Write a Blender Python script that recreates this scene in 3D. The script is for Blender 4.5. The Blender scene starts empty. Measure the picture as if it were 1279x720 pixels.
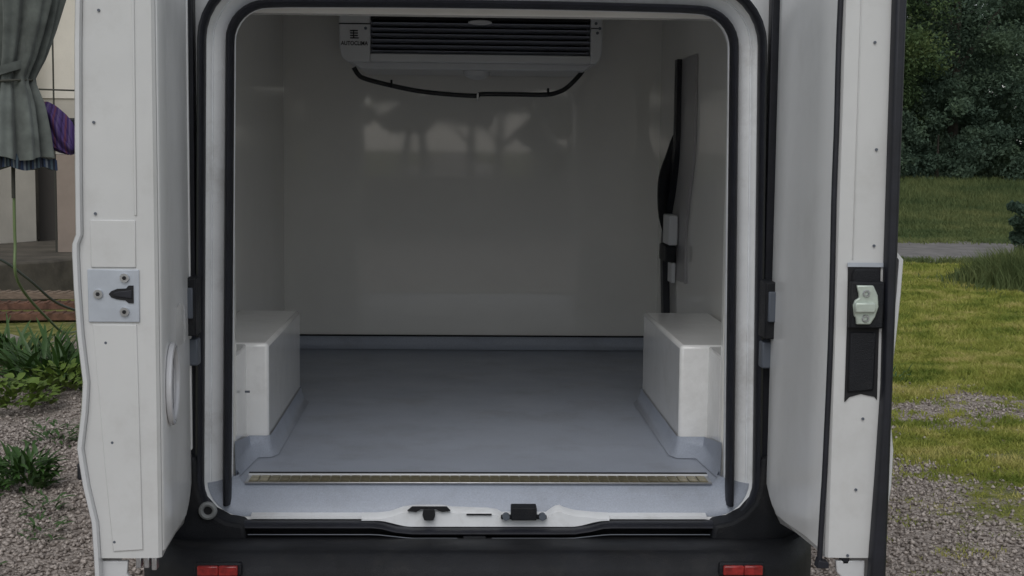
import bpy, bmesh, math, random
import numpy as np
from mathutils import Vector, Matrix
R = math.radians
rng = random.Random(7)
nrg = np.random.default_rng(7)
SC = bpy.context.scene
COL = SC.collection

# ------------------------------------------------------------------ camera
cam = bpy.data.cameras.new('camera')
cam.sensor_width = 36.0
cam.lens = 36.0 * 1800 / 1279
cam.clip_start = 0.05
cam.clip_end = 2000
camo = bpy.data.objects.new('camera', cam)
COL.objects.link(camo)
pitch, yaw, roll = R(5.6), R(2.2), R(0.6)
fw = Vector((math.sin(yaw)*math.cos(pitch), math.cos(yaw)*math.cos(pitch), -math.sin(pitch)))
rt = Vector((math.cos(yaw), -math.sin(yaw), 0))
up = rt.cross(fw)
r2 = math.cos(roll)*rt + math.sin(roll)*up
u2 = -math.sin(roll)*rt + math.cos(roll)*up
m = Matrix((r2, u2, -fw)).transposed().to_4x4()
m.translation = Vector((-0.065, 0, 1.5))
camo.matrix_world = m
SC.camera = camo

# ------------------------------------------------------------------ sky, sun, exposure
SUN_EL, SUN_AZ = R(46), R(188)        # azimuth: clockwise from +y; the light comes from behind the camera
w = bpy.data.worlds.new('World')
SC.world = w
w.use_nodes = True
nt = w.node_tree
bg = nt.nodes['Background']
sky = nt.nodes.new('ShaderNodeTexSky')
sky.sky_type = 'NISHITA'
sky.sun_disc = False
sky.sun_elevation = SUN_EL
sky.sun_rotation = SUN_AZ
hs = nt.nodes.new('ShaderNodeHueSaturation')
hs.inputs['Saturation'].default_value = 0.30
nt.links.new(sky.outputs[0], hs.inputs['Color'])
nt.links.new(hs.outputs[0], bg.inputs['Color'])
bg.inputs['Strength'].default_value = 0.12
sl = bpy.data.lights.new('sun', 'SUN')
sl.energy = 1.05
sl.angle = R(40)
sl.color = (1.0, 0.985, 0.965)
so = bpy.data.objects.new('sun', sl)
COL.objects.link(so)
d = Vector((math.sin(SUN_AZ)*math.cos(SUN_EL), math.cos(SUN_AZ)*math.cos(SUN_EL), math.sin(SUN_EL)))
so.rotation_euler = d.to_track_quat('Z', 'Y').to_euler()
so.location = (0, -5, 12)
SC.view_settings.view_transform = 'Standard'
SC.view_settings.look = 'None'
SC.view_settings.exposure = -0.1
SC.view_settings.gamma = 1.0
SC.cycles.max_bounces = 10
SC.cycles.diffuse_bounces = 6
SC.cycles.glossy_bounces = 5

# ------------------------------------------------------------------ materials
def mat(name, col, rough=0.5, metal=0.0, coat=0.0, spec=0.5, var=0.0, vscale=8.0, bump=0.0, bscale=60.0,
        col2=None, sheen=0.0, stretch=(1, 1, 1), rvar=0.0, detail=4, dirt=0.0, dscale=3.0, dcol=(.22, .19, .15)):
    m = bpy.data.materials.new(name)
    m.use_nodes = True
    t = m.node_tree
    b = t.nodes['Principled BSDF']
    b.inputs['Base Color'].default_value = (*col, 1)
    b.inputs['Roughness'].default_value = rough
    b.inputs['Metallic'].default_value = metal
    b.inputs['Coat Weight'].default_value = coat
    b.inputs['Coat Roughness'].default_value = 0.04
    b.inputs['Specular IOR Level'].default_value = spec
    b.inputs['Sheen Weight'].default_value = sheen
    tc = t.nodes.new('ShaderNodeTexCoord')
    mp = t.nodes.new('ShaderNodeMapping')
    mp.inputs['Scale'].default_value = stretch
    t.links.new(tc.outputs['Object'], mp.inputs['Vector'])
    if var or col2:
        n = t.nodes.new('ShaderNodeTexNoise')
        n.inputs['Scale'].default_value = vscale
        n.inputs['Detail'].default_value = detail
        n.inputs['Roughness'].default_value = 0.65
        t.links.new(mp.outputs[0], n.inputs['Vector'])
        cr = t.nodes.new('ShaderNodeValToRGB')
        cr.color_ramp.elements[0].position = 0.35
        cr.color_ramp.elements[1].position = 0.65
        c2 = col2 if col2 else tuple(c*(1+var) for c in col)
        c1 = col if col2 else tuple(c*(1-var) for c in col)
        cr.color_ramp.elements[0].color = (*c1, 1)
        cr.color_ramp.elements[1].color = (*c2, 1)
        t.links.new(n.outputs['Fac'], cr.inputs['Fac'])
        t.links.new(cr.outputs['Color'], b.inputs['Base Color'])
    if rvar:
        n3 = t.nodes.new('ShaderNodeTexNoise')
        n3.inputs['Scale'].default_value = 5
        n3.inputs['Detail'].default_value = 6
        t.links.new(mp.outputs[0], n3.inputs['Vector'])
        mr = t.nodes.new('ShaderNodeMapRange')
        mr.inputs['From Min'].default_value = 0.3
        mr.inputs['From Max'].default_value = 0.7
        mr.inputs['To Min'].default_value = max(0.02, rough-rvar)
        mr.inputs['To Max'].default_value = rough+rvar
        t.links.new(n3.outputs['Fac'], mr.inputs['Value'])
        t.links.new(mr.outputs[0], b.inputs['Roughness'])
    if bump:
        n2 = t.nodes.new('ShaderNodeTexNoise')
        n2.inputs['Scale'].default_value = bscale
        n2.inputs['Detail'].default_value = 3
        t.links.new(mp.outputs[0], n2.inputs['Vector'])
        bp = t.nodes.new('ShaderNodeBump')
        bp.inputs['Strength'].default_value = bump
        bp.inputs['Distance'].default_value = 0.004
        t.links.new(n2.outputs['Fac'], bp.inputs['Height'])
        t.links.new(bp.outputs[0], b.inputs['Normal'])
    if dirt:
        src = b.inputs['Base Color'].links[0].from_socket if b.inputs['Base Color'].is_linked else None
        nd = t.nodes.new('ShaderNodeTexNoise')
        nd.inputs['Scale'].default_value = dscale
        nd.inputs['Detail'].default_value = 12
        nd.inputs['Roughness'].default_value = .72
        t.links.new(mp.outputs[0], nd.inputs['Vector'])
        rd_ = t.nodes.new('ShaderNodeMapRange')
        rd_.inputs['From Min'].default_value = .50
        rd_.inputs['From Max'].default_value = .78
        rd_.inputs['To Max'].default_value = dirt
        t.links.new(nd.outputs['Fac'], rd_.inputs['Value'])
        mxd = t.nodes.new('ShaderNodeMix')
        mxd.data_type = 'RGBA'
        if src: t.links.new(src, mxd.inputs[6])
        else: mxd.inputs[6].default_value = (*col, 1)
        mxd.inputs[7].default_value = (*dcol, 1)
        t.links.new(rd_.outputs[0], mxd.inputs[0])
        t.links.new(mxd.outputs[2], b.inputs['Base Color'])
    return m

M = {}
M['paint'] = mat('white_van_paint', (.60, .61, .62), .30, coat=.5, var=.03, vscale=3, bump=.05, bscale=4, rvar=.06, dirt=.2, dscale=3.5)
M['paintL'] = mat('door_frame_paint', (.60, .605, .60), .38, coat=.25, var=.025, vscale=5, bump=.08, bscale=6, rvar=.08, dirt=.2, dscale=7)
M['paintF'] = mat('frame_paint', (.84, .86, .88), .35, coat=.3, var=.05, vscale=7, rvar=.06, dirt=.45, dscale=6)
M['lining'] = mat('glossy_lining_panel', (.86, .865, .86), .22, var=.02, vscale=2, bump=.07, bscale=2.2, rvar=.02, dirt=.15)
M['grp'] = mat('grp_lining', (.85, .84, .80), .035, var=.025, vscale=1.7, bump=.012, bscale=1.6, rvar=.012, spec=.6)
M['arch'] = mat('wheel_box_gelcoat', (.86, .86, .85), .13, var=.03, vscale=6, bump=.05, bscale=5, rvar=.06, dirt=.3, dscale=5)
M['vinyl'] = mat('grey_blue_vinyl', (.36, .395, .465), .42, var=.09, vscale=260, bump=.25, bscale=320, rvar=.10, dirt=.4, dscale=4, dcol=(.13, .12, .11))
M['vinyl2'] = mat('grey_blue_vinyl_upstand', (.36, .395, .465), .36, var=.08, vscale=30, bump=.15, bscale=200)
M['rubber'] = mat('black_rubber', (.010, .011, .017), .5, bump=.1, bscale=90, var=.25, vscale=20)
M['plastic'] = mat('black_textured_plastic', (.010, .011, .014), .55, spec=.3, bump=.5, bscale=420, var=.25, vscale=9, rvar=.12, dirt=.5, dscale=6, dcol=(.055, .052, .048))
M['dark'] = mat('dark_cavity', (.006, .006, .008), .7)
M['zinc'] = mat('zinc_plate', (.50, .54, .60), .38, metal=.35, var=.05, vscale=20)
M['steel'] = mat('bright_steel', (.55, .56, .58), .3, metal=.9, var=.08, vscale=60)
M['latch'] = mat('pale_green_zinc', (.50, .56, .50), .38, metal=.35, var=.08, vscale=60)
M['brass'] = mat('dulled_ribbed_aluminium', (.40, .35, .22), .34, metal=.8, var=.3, vscale=45)
M['grey'] = mat('grey_plastic', (.10, .115, .14), .45)
M['evap'] = mat('evaporator_casing', (.66, .67, .68), .32, var=.02)
M['slat'] = mat('dark_grey_slat', (.42, .44, .50), .35)
M['ink'] = mat('black_print', (.012, .012, .016), .5)
M['red'] = mat('red_reflector', (.30, .022, .02), .25, var=.35, vscale=60, coat=.2)
M['hose'] = mat('black_hose', (.012, .013, .014), .4)
M['clear'] = mat('pale_clear_plastic', (.68, .68, .70), .12, coat=.6)
M['tyre'] = mat('tyre', (.02, .02, .021), .75, bump=.3)
M['glass'] = mat('dark_glass', (.02, .025, .03), .05)
M['rail'] = mat('weathered_timber', (.20, .15, .11), .8, var=.3, vscale=14, stretch=(1, 8, 8), bump=.4)
M['curtain'] = mat('grey_green_canvas', (.105, .118, .108), .9, var=.45, vscale=3.5, sheen=.2, bump=.3, bscale=200)
M['cord'] = mat('cord', (.05, .05, .04), .8)
M['wall'] = mat('cream_render', (.74, .70, .62), .9, var=.05, vscale=2.2, bump=.5, bscale=50)
M['wall_low'] = mat('greyed_render', (.50, .47, .41), .9, var=.09, vscale=1.8, bump=.5, bscale=50)
M['plinth'] = mat('damp_concrete', (.085, .075, .06), .9, var=.35, vscale=3, bump=.6, bscale=30)
M['board'] = mat('pinkish_brown_board', (.30, .245, .205), .8, var=.08, vscale=3, bump=.2)
M['wall_shade'] = mat('painted_wall_shade', (.055, .050, .045), .9)  # dark colour standing in for the shade behind the board
M['ghose'] = mat('green_garden_hose', (.14, .20, .08), .5)
M['plank'] = mat('rusty_brown_plank', (.13, .065, .042), .85, var=.4, vscale=12, bump=.5)
M['leaf'] = mat('weed_leaf', (.030, .075, .014), .5, col2=(.060, .13, .028), vscale=6)
M['leafy'] = mat('yellow_green_leaf', (.09, .15, .02), .55, col2=(.14, .20, .035), vscale=8)
M['bark'] = mat('bark', (.06, .05, .04), .9, var=.3, bump=.6)
M['road'] = mat('asphalt', (.20, .188, .178), .85, var=.22, vscale=3, bump=.4, bscale=150)
M['stone'] = mat('gravel_stone', (.14, .115, .10), .85, col2=(.52, .46, .415), vscale=55, detail=1)

def cloth_stripes(name, cols, scale, axis='X'):
    m = bpy.data.materials.new(name)
    m.use_nodes = True
    t = m.node_tree
    b = t.nodes['Principled BSDF']
    b.inputs['Roughness'].default_value = .85
    tc = t.nodes.new('ShaderNodeTexCoord')
    wv = t.nodes.new('ShaderNodeTexWave')
    wv.wave_type = 'BANDS'
    wv.bands_direction = axis
    wv.wave_profile = 'SAW'
    wv.inputs['Scale'].default_value = scale
    wv.inputs['Distortion'].default_value = 1.2
    t.links.new(tc.outputs['Object'], wv.inputs['Vector'])
    cr = t.nodes.new('ShaderNodeValToRGB')
    cr.color_ramp.interpolation = 'CONSTANT'
    while len(cr.color_ramp.elements) < len(cols):
        cr.color_ramp.elements.new(0.5)
    for i, c in enumerate(cols):
        cr.color_ramp.elements[i].position = i/len(cols)
        cr.color_ramp.elements[i].color = (*c, 1)
    t.links.new(wv.outputs['Fac'], cr.inputs['Fac'])
    t.links.new(cr.outputs['Color'], b.inputs['Base Color'])
    return m
M['purple'] = cloth_stripes('purple_striped_cloth', [(.055, .03, .13), (.03, .012, .075), (.065, .035, .14), (.10, .03, .07), (.035, .015, .09), (.09, .06, .15)], 5.5)
M['blue'] = cloth_stripes('blue_striped_cloth', [(.03, .05, .10), (.14, .16, .18), (.02, .03, .05), (.06, .09, .11), (.015, .018, .03)], 6)

def leaf_mat(name, c1, c2, c3, sc):
    """leaf colour varies from clump to clump (noise on world position)"""
    m = bpy.data.materials.new(name)
    m.use_nodes = True
    t = m.node_tree
    b = t.nodes['Principled BSDF']
    b.inputs['Roughness'].default_value = .6
    b.inputs['Specular IOR Level'].default_value = .12
    g = t.nodes.new('ShaderNodeNewGeometry')
    n = t.nodes.new('ShaderNodeTexNoise')
    n.inputs['Scale'].default_value = sc
    n.inputs['Detail'].default_value = 5
    n.inputs['Roughness'].default_value = .7
    t.links.new(g.outputs['Position'], n.inputs['Vector'])
    cr = t.nodes.new('ShaderNodeValToRGB')
    e = cr.color_ramp.elements
    e[0].position = .35
    e[1].position = .52
    e.new(.66)
    for i, c in enumerate((c1, c2, c3)):
        e[i].color = (*c, 1)
    t.links.new(n.outputs['Fac'], cr.inputs['Fac'])
    t.links.new(cr.outputs[0], b.inputs['Base Color'])
    tl = t.nodes.new('ShaderNodeBsdfTranslucent')
    t.links.new(cr.outputs[0], tl.inputs['Color'])
    ms = t.nodes.new('ShaderNodeMixShader'); ms.inputs[0].default_value = .4
    t.links.new(b.outputs[0], ms.inputs[1]); t.links.new(tl.outputs[0], ms.inputs[2])
    t.links.new(ms.outputs[0], t.nodes['Material Output'].inputs['Surface'])
    return m
M['crown'] = leaf_mat('dark_tree_leaves', (.065, .105, .080), (.100, .150, .105), (.145, .205, .125), .55)
M['crown2'] = leaf_mat('mid_tree_leaves', (.075, .125, .065), (.12, .18, .08), (.21, .26, .10), .7)
M['grass'] = leaf_mat('grass_blades', (.17, .235, .045), (.40, .42, .10), (.62, .55, .22), 2.1)
M['tallgrass'] = leaf_mat('tall_grass_blades', (.10, .145, .06), (.17, .21, .085), (.25, .27, .11), .8)

# ------------------------------------------------------------------ helpers
def tag(o, label=None, cat=None, group=None, kind=None):
    if label: o['label'] = label
    if cat: o['category'] = cat
    if group: o['group'] = group
    if kind: o['kind'] = kind
    return o

def empty(name, loc=(0, 0, 0), parent=None):
    o = bpy.data.objects.new(name, None)
    COL.objects.link(o)
    o.location = loc
    if parent: o.parent = parent
    return o

class MB:
    """collects shapes and links them as ONE mesh object"""
    def __init__(s):
        s.v, s.f = [], []
    def add(s, vs, fs):
        k = len(s.v)
        s.v += [tuple(v) for v in vs]
        s.f += [tuple(i+k for i in f) for f in fs]
        return s
    def box(s, x0, x1, y0, y1, z0, z1):
        if x0 > x1: x0, x1 = x1, x0
        return s.add([(x0, y0, z0), (x1, y0, z0), (x1, y1, z0), (x0, y1, z0), (x0, y0, z1), (x1, y0, z1), (x1, y1, z1), (x0, y1, z1)],
                     [(0, 3, 2, 1), (4, 5, 6, 7), (0, 1, 5, 4), (1, 2, 6, 5), (2, 3, 7, 6), (3, 0, 4, 7)])
    def loft(s, rings, closed=True, caps=True, loop=False):
        n = len(rings[0])
        vs = [p for r in rings for p in r]
        fs = []
        for i in range(len(rings) - (0 if loop else 1)):
            a, b = i*n, ((i+1) % len(rings))*n
            for j in range(n if closed else n-1):
                k = (j+1) % n
                fs.append((a+j, a+k, b+k, b+j))
        if caps and not loop:
            fs.append(tuple(range(n))[::-1])
            fs.append(tuple(range((len(rings)-1)*n, len(rings)*n)))
        return s.add(vs, fs)
    def prism_y(s, poly, y0, y1):            # polygon in x,z pushed along y
        return s.loft([[(x, y0, z) for x, z in poly], [(x, y1, z) for x, z in poly]])
    def prism_z(s, poly, z0, z1):
        return s.loft([[(x, y, z0) for x, y in poly], [(x, y, z1) for x, y in poly]])
    def prism_x(s, poly, x0, x1):            # polygon in y,z
        return s.loft([[(x0, y, z) for y, z in poly], [(x1, y, z) for y, z in poly]])
    def tube(s, pts, r, n=8, closed=False):
        P = [Vector(p) for p in pts]
        rings = []
        N = len(P)
        prev = None
        for i, p in enumerate(P):
            a = P[(i-1) % N] if (closed or i > 0) else p
            b = P[(i+1) % N] if (closed or i < N-1) else p
            t = (b-a).normalized()
            if prev is None:
                ref = Vector((0, 0, 1)) if abs(t.z) < .9 else Vector((0, 1, 0))
                u = t.cross(ref).normalized()
            else:
                u = (prev - t*prev.dot(t)).normalized()
            prev = u
            v = t.cross(u)
            rr = r[i] if isinstance(r, (list, tuple)) else r
            rings.append([p + rr*(math.cos(2*math.pi*k/n)*u + math.sin(2*math.pi*k/n)*v) for k in range(n)])
        return s.loft(rings, loop=closed)
    def cyl(s, c, axis, r, h, n=14, r2=None):
        c = Vector(c); ax = Vector(axis).normalized()
        return s.tube([c - ax*h/2, c + ax*h/2], [r, r if r2 is None else r2], n)
    def build(s, name, m, parent=None, bevel=0, seg=2, ang=35, smooth=True, kind=None):
        me = bpy.data.meshes.new(name)
        me.from_pydata(s.v, [], s.f)
        b = bmesh.new(); b.from_mesh(me)
        bmesh.ops.recalc_face_normals(b, faces=b.faces)
        b.to_mesh(me); b.free()
        me.materials.append(m if not isinstance(m, str) else M[m])
        if smooth:
            me.shade_smooth()
            me.set_sharp_from_angle(angle=R(ang))
        o = bpy.data.objects.new(name, me)
        COL.objects.link(o)
        if parent: o.parent = parent
        if kind: o['kind'] = kind
        if bevel:
            md = o.modifiers.new('bevel', 'BEVEL')
            md.width = bevel; md.segments = seg; md.limit_method = 'ANGLE'; md.angle_limit = R(40)
            md.harden_normals = False
        return o

def box(name, b, m, parent=None, bevel=0.003, **k):
    return MB().box(*b).build(name, m, parent, bevel, **k)

def link_like(o, loc=None, parent=None):
    c = o.copy(); COL.objects.link(c)
    if loc is not None: c.location = loc
    if parent is not None: c.parent = parent
    return c

def arc(cx, cz, r, a0, a1, n):
    return [(cx + r*math.cos(R(a0+(a1-a0)*i/n)), cz + r*math.sin(R(a0+(a1-a0)*i/n))) for i in range(n+1)]

def rloop(wb, wt, zb, zt, rb, rtp, n=8, nb=36, ns=12):
    """rounded door opening outline in x,z: starts at bottom centre, runs counter clockwise"""
    P = [(i/(nb/2)*(wb-rb), zb) for i in range(int(nb/2))]
    P += arc(wb-rb, zb+rb, rb, -90, 0, n)
    for i in range(1, ns):
        t = i/ns
        P.append((wb+(wt-wb)*t, zb+rb + (zt-rtp-zb-rb)*t))
    P += arc(wt-rtp, zt-rtp, rtp, 0, 90, n)
    for i in range(1, 12):
        t = i/12
        x = (wt-rtp)*(1-t)
        P.append((x, zt + .006*(1-(x/wt)**2)))
    half = P
    # mirror
    mir = [(-x, z) for x, z in half[::-1]]
    return half + [(0, zt+.006)] + mir[:-1]

def sweep(path, prof, closed=True, profclosed=False):
    """prof: (offset outward, y)"""
    n = len(path); rings = []
    for i, (x, z) in enumerate(path):
        a = path[(i-1) % n] if (closed or i > 0) else path[i]
        b = path[(i+1) % n] if (closed or i < n-1) else path[i]
        tx, tz = b[0]-a[0], b[1]-a[1]
        l = math.hypot(tx, tz) or 1
        nx, nz = tz/l, -tx/l
        rings.append([(x+nx*o, y, z+nz*o) for o, y in prof])
    mb = MB()
    mb.loft(rings, closed=profclosed, caps=(not closed) and profclosed, loop=closed)
    return mb

def oval(o0, o1, y0, y1, n=8):
    return [((o0+o1)/2+(o1-o0)/2*math.cos(2*math.pi*k/n), (y0+y1)/2+(y1-y0)/2*math.sin(2*math.pi*k/n)) for k in range(n)]

def lerp_tab(tab, z):
    if z <= tab[0][0]: return tab[0][1]
    for (a, b), (c, e) in zip(tab, tab[1:]):
        if z <= c: return b+(e-b)*(z-a)/(c-a)
    return tab[-1][1]

def tri_cloud(name, V, nper, faces, m, parent=None, kind=None):
    """V: array (count*nper,3); faces: local index lists repeated per item"""
    cnt = len(V)//nper
    F = []
    k = len(faces[0])
    base = np.arange(cnt)[:, None, None]*nper
    A = (np.array(faces)[None, :, :] + base).reshape(-1, k)
    me = bpy.data.meshes.new(name)
    me.vertices.add(len(V)); me.vertices.foreach_set('co', V.astype(np.float32).ravel())
    me.loops.add(A.size); me.loops.foreach_set('vertex_index', A.astype(np.int32).ravel())
    me.polygons.add(len(A))
    me.polygons.foreach_set('loop_start', (np.arange(len(A))*k).astype(np.int32))
    me.polygons.foreach_set('loop_total', np.full(len(A), k, np.int32))
    me.update(calc_edges=True)
    me.materials.append(M[m])
    o = bpy.data.objects.new(name, me)
    COL.objects.link(o)
    if parent: o.parent = parent
    if kind: o['kind'] = kind
    return o

# ------------------------------------------------------------------ ground, lawn, road
def vnoise(x, y, s=1.0, seed=0):
    x = np.asarray(x)*s + seed*17.3; y = np.asarray(y)*s + seed*9.1
    xi = np.floor(x).astype(np.int64); yi = np.floor(y).astype(np.int64)
    fx = x-xi; fy = y-yi
    fx = fx*fx*(3-2*fx); fy = fy*fy*(3-2*fy)
    def h(a, b):
        v = np.sin(a*127.1+b*311.7)*43758.5453
        return v-np.floor(v)
    return (h(xi, yi)*(1-fx)+h(xi+1, yi)*fx)*(1-fy)+(h(xi, yi+1)*(1-fx)+h(xi+1, yi+1)*fx)*fy

def grassiness(x, y):
    """0 gravel .. 1 lawn"""
    x = np.asarray(x, float); y = np.asarray(y, float)
    wx = x + (vnoise(x, y, 2.6, 31)-.5)*.9; wy = y + (vnoise(x, y, 2.6, 37)-.5)*1.1
    n = vnoise(x, y, 1.7, 1)*.55 + vnoise(x, y, 5, 2)*.45 + vnoise(x, y, 14, 3)*.45 - .72
    edge = 1.95 + np.clip(y-6.2, 0, 3)*-.05
    g = (x-edge)/.8*1.0 + .12 + n*1.6 - np.clip((6.6-y)/1.8, 0, 1.5)*.34
    g = np.minimum(g, 1.15+n) - 1.5*np.exp(-(((wx-3.0)/.55)**2+((wy-8.25)/.62)**2)) - 1.3*np.exp(-(((wx-3.35)/.45)**2+((wy-7.55)/.35)**2))
    g = np.where((y > 9.2) & (x > 1.5), g+.9, g)
    g = g + .22*np.clip((x-1.9)/1.0, 0, 1)*(y < 8)
    left = (-2.9-x)/.5 + n*1.5 + np.clip((y-7.5)/2.5, 0, 1)*.2
    g = np.where(x < 0, np.clip(left, 0, .8) + .15*(vnoise(x, y, 3, 9) > .8), g)
    return np.clip(g, 0, 1)

def height(x, y):
    x = np.asarray(x, float); y = np.asarray(y, float)
    h = np.clip((y-23.6)/9, 0, 1)**1.2*.65
    return h

ax = np.concatenate([[-400, -150, -60, -30, -15], np.arange(-9, 12.01, .07), [14, 18, 25, 40, 80, 200, 400]])
ay = np.concatenate([[-400, -120, -50, -20, -8], np.arange(-4, 12, .08), np.arange(12, 34, .3), [36, 40, 50, 80, 160, 400]])
GX, GY = np.meshgrid(ax, ay)
GZ = height(GX, GY) + (vnoise(GX, GY, 2.2, 5)-.5)*.02*(GY < 18)
nx, ny = len(ax), len(ay)
V = np.stack([GX, GY, GZ], -1).reshape(-1, 3)
idx = np.arange(nx*ny).reshape(ny, nx)
Q = np.stack([idx[:-1, :-1], idx[:-1, 1:], idx[1:, 1:], idx[1:, :-1]], -1).reshape(-1, 4)
me = bpy.data.meshes.new('ground')
me.vertices.add(len(V)); me.vertices.foreach_set('co', V.astype(np.float32).ravel())
me.loops.add(Q.size); me.loops.foreach_set('vertex_index', Q.astype(np.int32).ravel())
me.polygons.add(len(Q))
me.polygons.foreach_set('loop_start', (np.arange(len(Q))*4).astype(np.int32))
me.polygons.foreach_set('loop_total', np.full(len(Q), 4, np.int32))
me.update(calc_edges=True)
at_ = me.attributes.new('grassy', 'FLOAT', 'POINT')
at_.data.foreach_set('value', grassiness(V[:, 0], V[:, 1]).astype(np.float32))
gm = bpy.data.materials.new('gravel_and_turf')
gm.use_nodes = True
t = gm.node_tree
b = t.nodes['Principled BSDF']
b.inputs['Roughness'].default_value = .95
b.inputs['Specular IOR Level'].default_value = .2
geo = t.nodes.new('ShaderNodeNewGeometry')
vo = t.nodes.new('ShaderNodeTexVoronoi'); vo.inputs['Scale'].default_value = 75
t.links.new(geo.outputs['Position'], vo.inputs['Vector'])
cr = t.nodes.new('ShaderNodeValToRGB')
sep = t.nodes.new('ShaderNodeSeparateColor')
t.links.new(vo.outputs['Color'], sep.inputs[0])
t.links.new(sep.outputs[0], cr.inputs['Fac'])
cr.color_ramp.elements[0].color = (.18, .15, .13, 1)
cr.color_ramp.elements[1].color = (.50, .44, .395, 1)
no = t.nodes.new('ShaderNodeTexNoise'); no.inputs['Scale'].default_value = 9; no.inputs['Detail'].default_value = 8
t.links.new(geo.outputs['Position'], no.inputs['Vector'])
cg = t.nodes.new('ShaderNodeValToRGB')
cg.color_ramp.elements[0].position = .35; cg.color_ramp.elements[1].position = .65
cg.color_ramp.elements[0].color = (.11, .13, .03, 1)
cg.color_ramp.elements[1].color = (.27, .265, .08, 1)
t.links.new(no.outputs['Fac'], cg.inputs['Fac'])
atn = t.nodes.new('ShaderNodeAttribute'); atn.attribute_name = 'grassy'
mx = t.nodes.new('ShaderNodeMix'); mx.data_type = 'RGBA'
mrr = t.nodes.new('ShaderNodeMapRange')
mrr.inputs['From Min'].default_value = .25; mrr.inputs['From Max'].default_value = .75
n5 = t.nodes.new('ShaderNodeTexNoise'); n5.inputs['Scale'].default_value = 26; n5.inputs['Detail'].default_value = 6; n5.inputs['Roughness'].default_value = .7
t.links.new(geo.outputs['Position'], n5.inputs['Vector'])
m5 = t.nodes.new('ShaderNodeMath'); m5.operation = 'MULTIPLY_ADD'; m5.inputs[1].default_value = 1.6; m5.inputs[2].default_value = -.8
t.links.new(n5.outputs['Fac'], m5.inputs[0])
m6 = t.nodes.new('ShaderNodeMath'); m6.operation = 'ADD'
t.links.new(atn.outputs['Fac'], m6.inputs[0]); t.links.new(m5.outputs[0], m6.inputs[1])
t.links.new(m6.outputs[0], mrr.inputs['Value'])
t.links.new(mrr.outputs[0], mx.inputs[0])
t.links.new(cr.outputs[0], mx.inputs[6]); t.links.new(cg.outputs[0], mx.inputs[7])
t.links.new(mx.outputs[2], b.inputs['Base Color'])
bp = t.nodes.new('ShaderNodeBump'); bp.inputs['Strength'].default_value = .8; bp.inputs['Distance'].default_value = .01
t.links.new(vo.outputs['Distance'], bp.inputs['Height']); bp.invert = True
t.links.new(bp.outputs[0], b.inputs['Normal'])
me.materials.append(gm)
me.shade_smooth()
go = bpy.data.objects.new('ground', me)
COL.objects.link(go)
tag(go, kind='structure')

rd = MB()
rd.loft([[(x, 19.0 + .02*x*(x > 7), .016), (x, 23.1 + .02*x*(x > 7), .020)] for x in (1.0, 5, 8, 14, 30, 80)], closed=False, caps=False)
ro = rd.build('road', 'road', kind='structure')
ro.name = 'road'
kb = MB()
kb.loft([[(x, 23.1+.02*x*(x > 7)+a, h) for a, h in ((0, .0), (0, .03), (.12, .03), (.12, .0))] for x in (1.0, 5, 8, 14, 30, 80)])
kb.build('road_kerb', mat('pale_kerb', (.24, .23, .19), .9, var=.3, vscale=3), kind='structure')

# loose stones (countless)
def scatter_stones():
    P = []
    def region(n, x0, x1, y0, y1):
        x = nrg.uniform(x0, x1, n); y = nrg.uniform(y0, y1, n)
        keep = nrg.uniform(0, 1, n) > grassiness(x, y)*1.1
        P.append(np.stack([x[keep], y[keep]], 1))
    region(17000, -2.6, -1.05, 4.6, 7.6)
    region(14000, -3.6, -1.4, 7.0, 10.5)
    region(17000, .7, 2.6, 4.6, 7.0)
    region(11000, 1.8, 4.2, 6.6, 9.4)
    P = np.concatenate(P)
    n = len(P)
    s = .0032+.0135*nrg.uniform(0, 1, n)**2.3
    a = nrg.uniform(0, 6.28, n)
    ca, sa = np.cos(a), np.sin(a)
    L = np.array([(1, 0, .1), (0, .8, .0), (-1, .1, .1), (0, -.8, .0), (.15, .1, .75), (0, 0, -.6)])
    V = np.zeros((n, 6, 3))
    jit = nrg.uniform(.7, 1.3, (n, 6, 3))
    LL = L[None]*jit*s[:, None, None]
    V[:, :, 0] = LL[:, :, 0]*ca[:, None]-LL[:, :, 1]*sa[:, None] + P[:, 0:1]
    V[:, :, 1] = LL[:, :, 0]*sa[:, None]+LL[:, :, 1]*ca[:, None] + P[:, 1:2]
    V[:, :, 2] = LL[:, :, 2] + s[:, None]*.35 + (vnoise(P[:, 0], P[:, 1], 2.2, 5)-.5)[:, None]*.02
    fs = [(0, 1, 4), (1, 2, 4), (2, 3, 4), (3, 0, 4), (1, 0, 5), (2, 1, 5), (3, 2, 5), (0, 3, 5)]
    o = tri_cloud('gravel', V.reshape(-1, 3), 6, fs, 'stone', kind='stuff')
    tag(o, 'loose grey brown gravel scattered over the yard round the van', 'gravel')
M['stone'].node_tree.nodes['Principled BSDF'].inputs['Roughness'].default_value = .9
scatter_stones()

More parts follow.
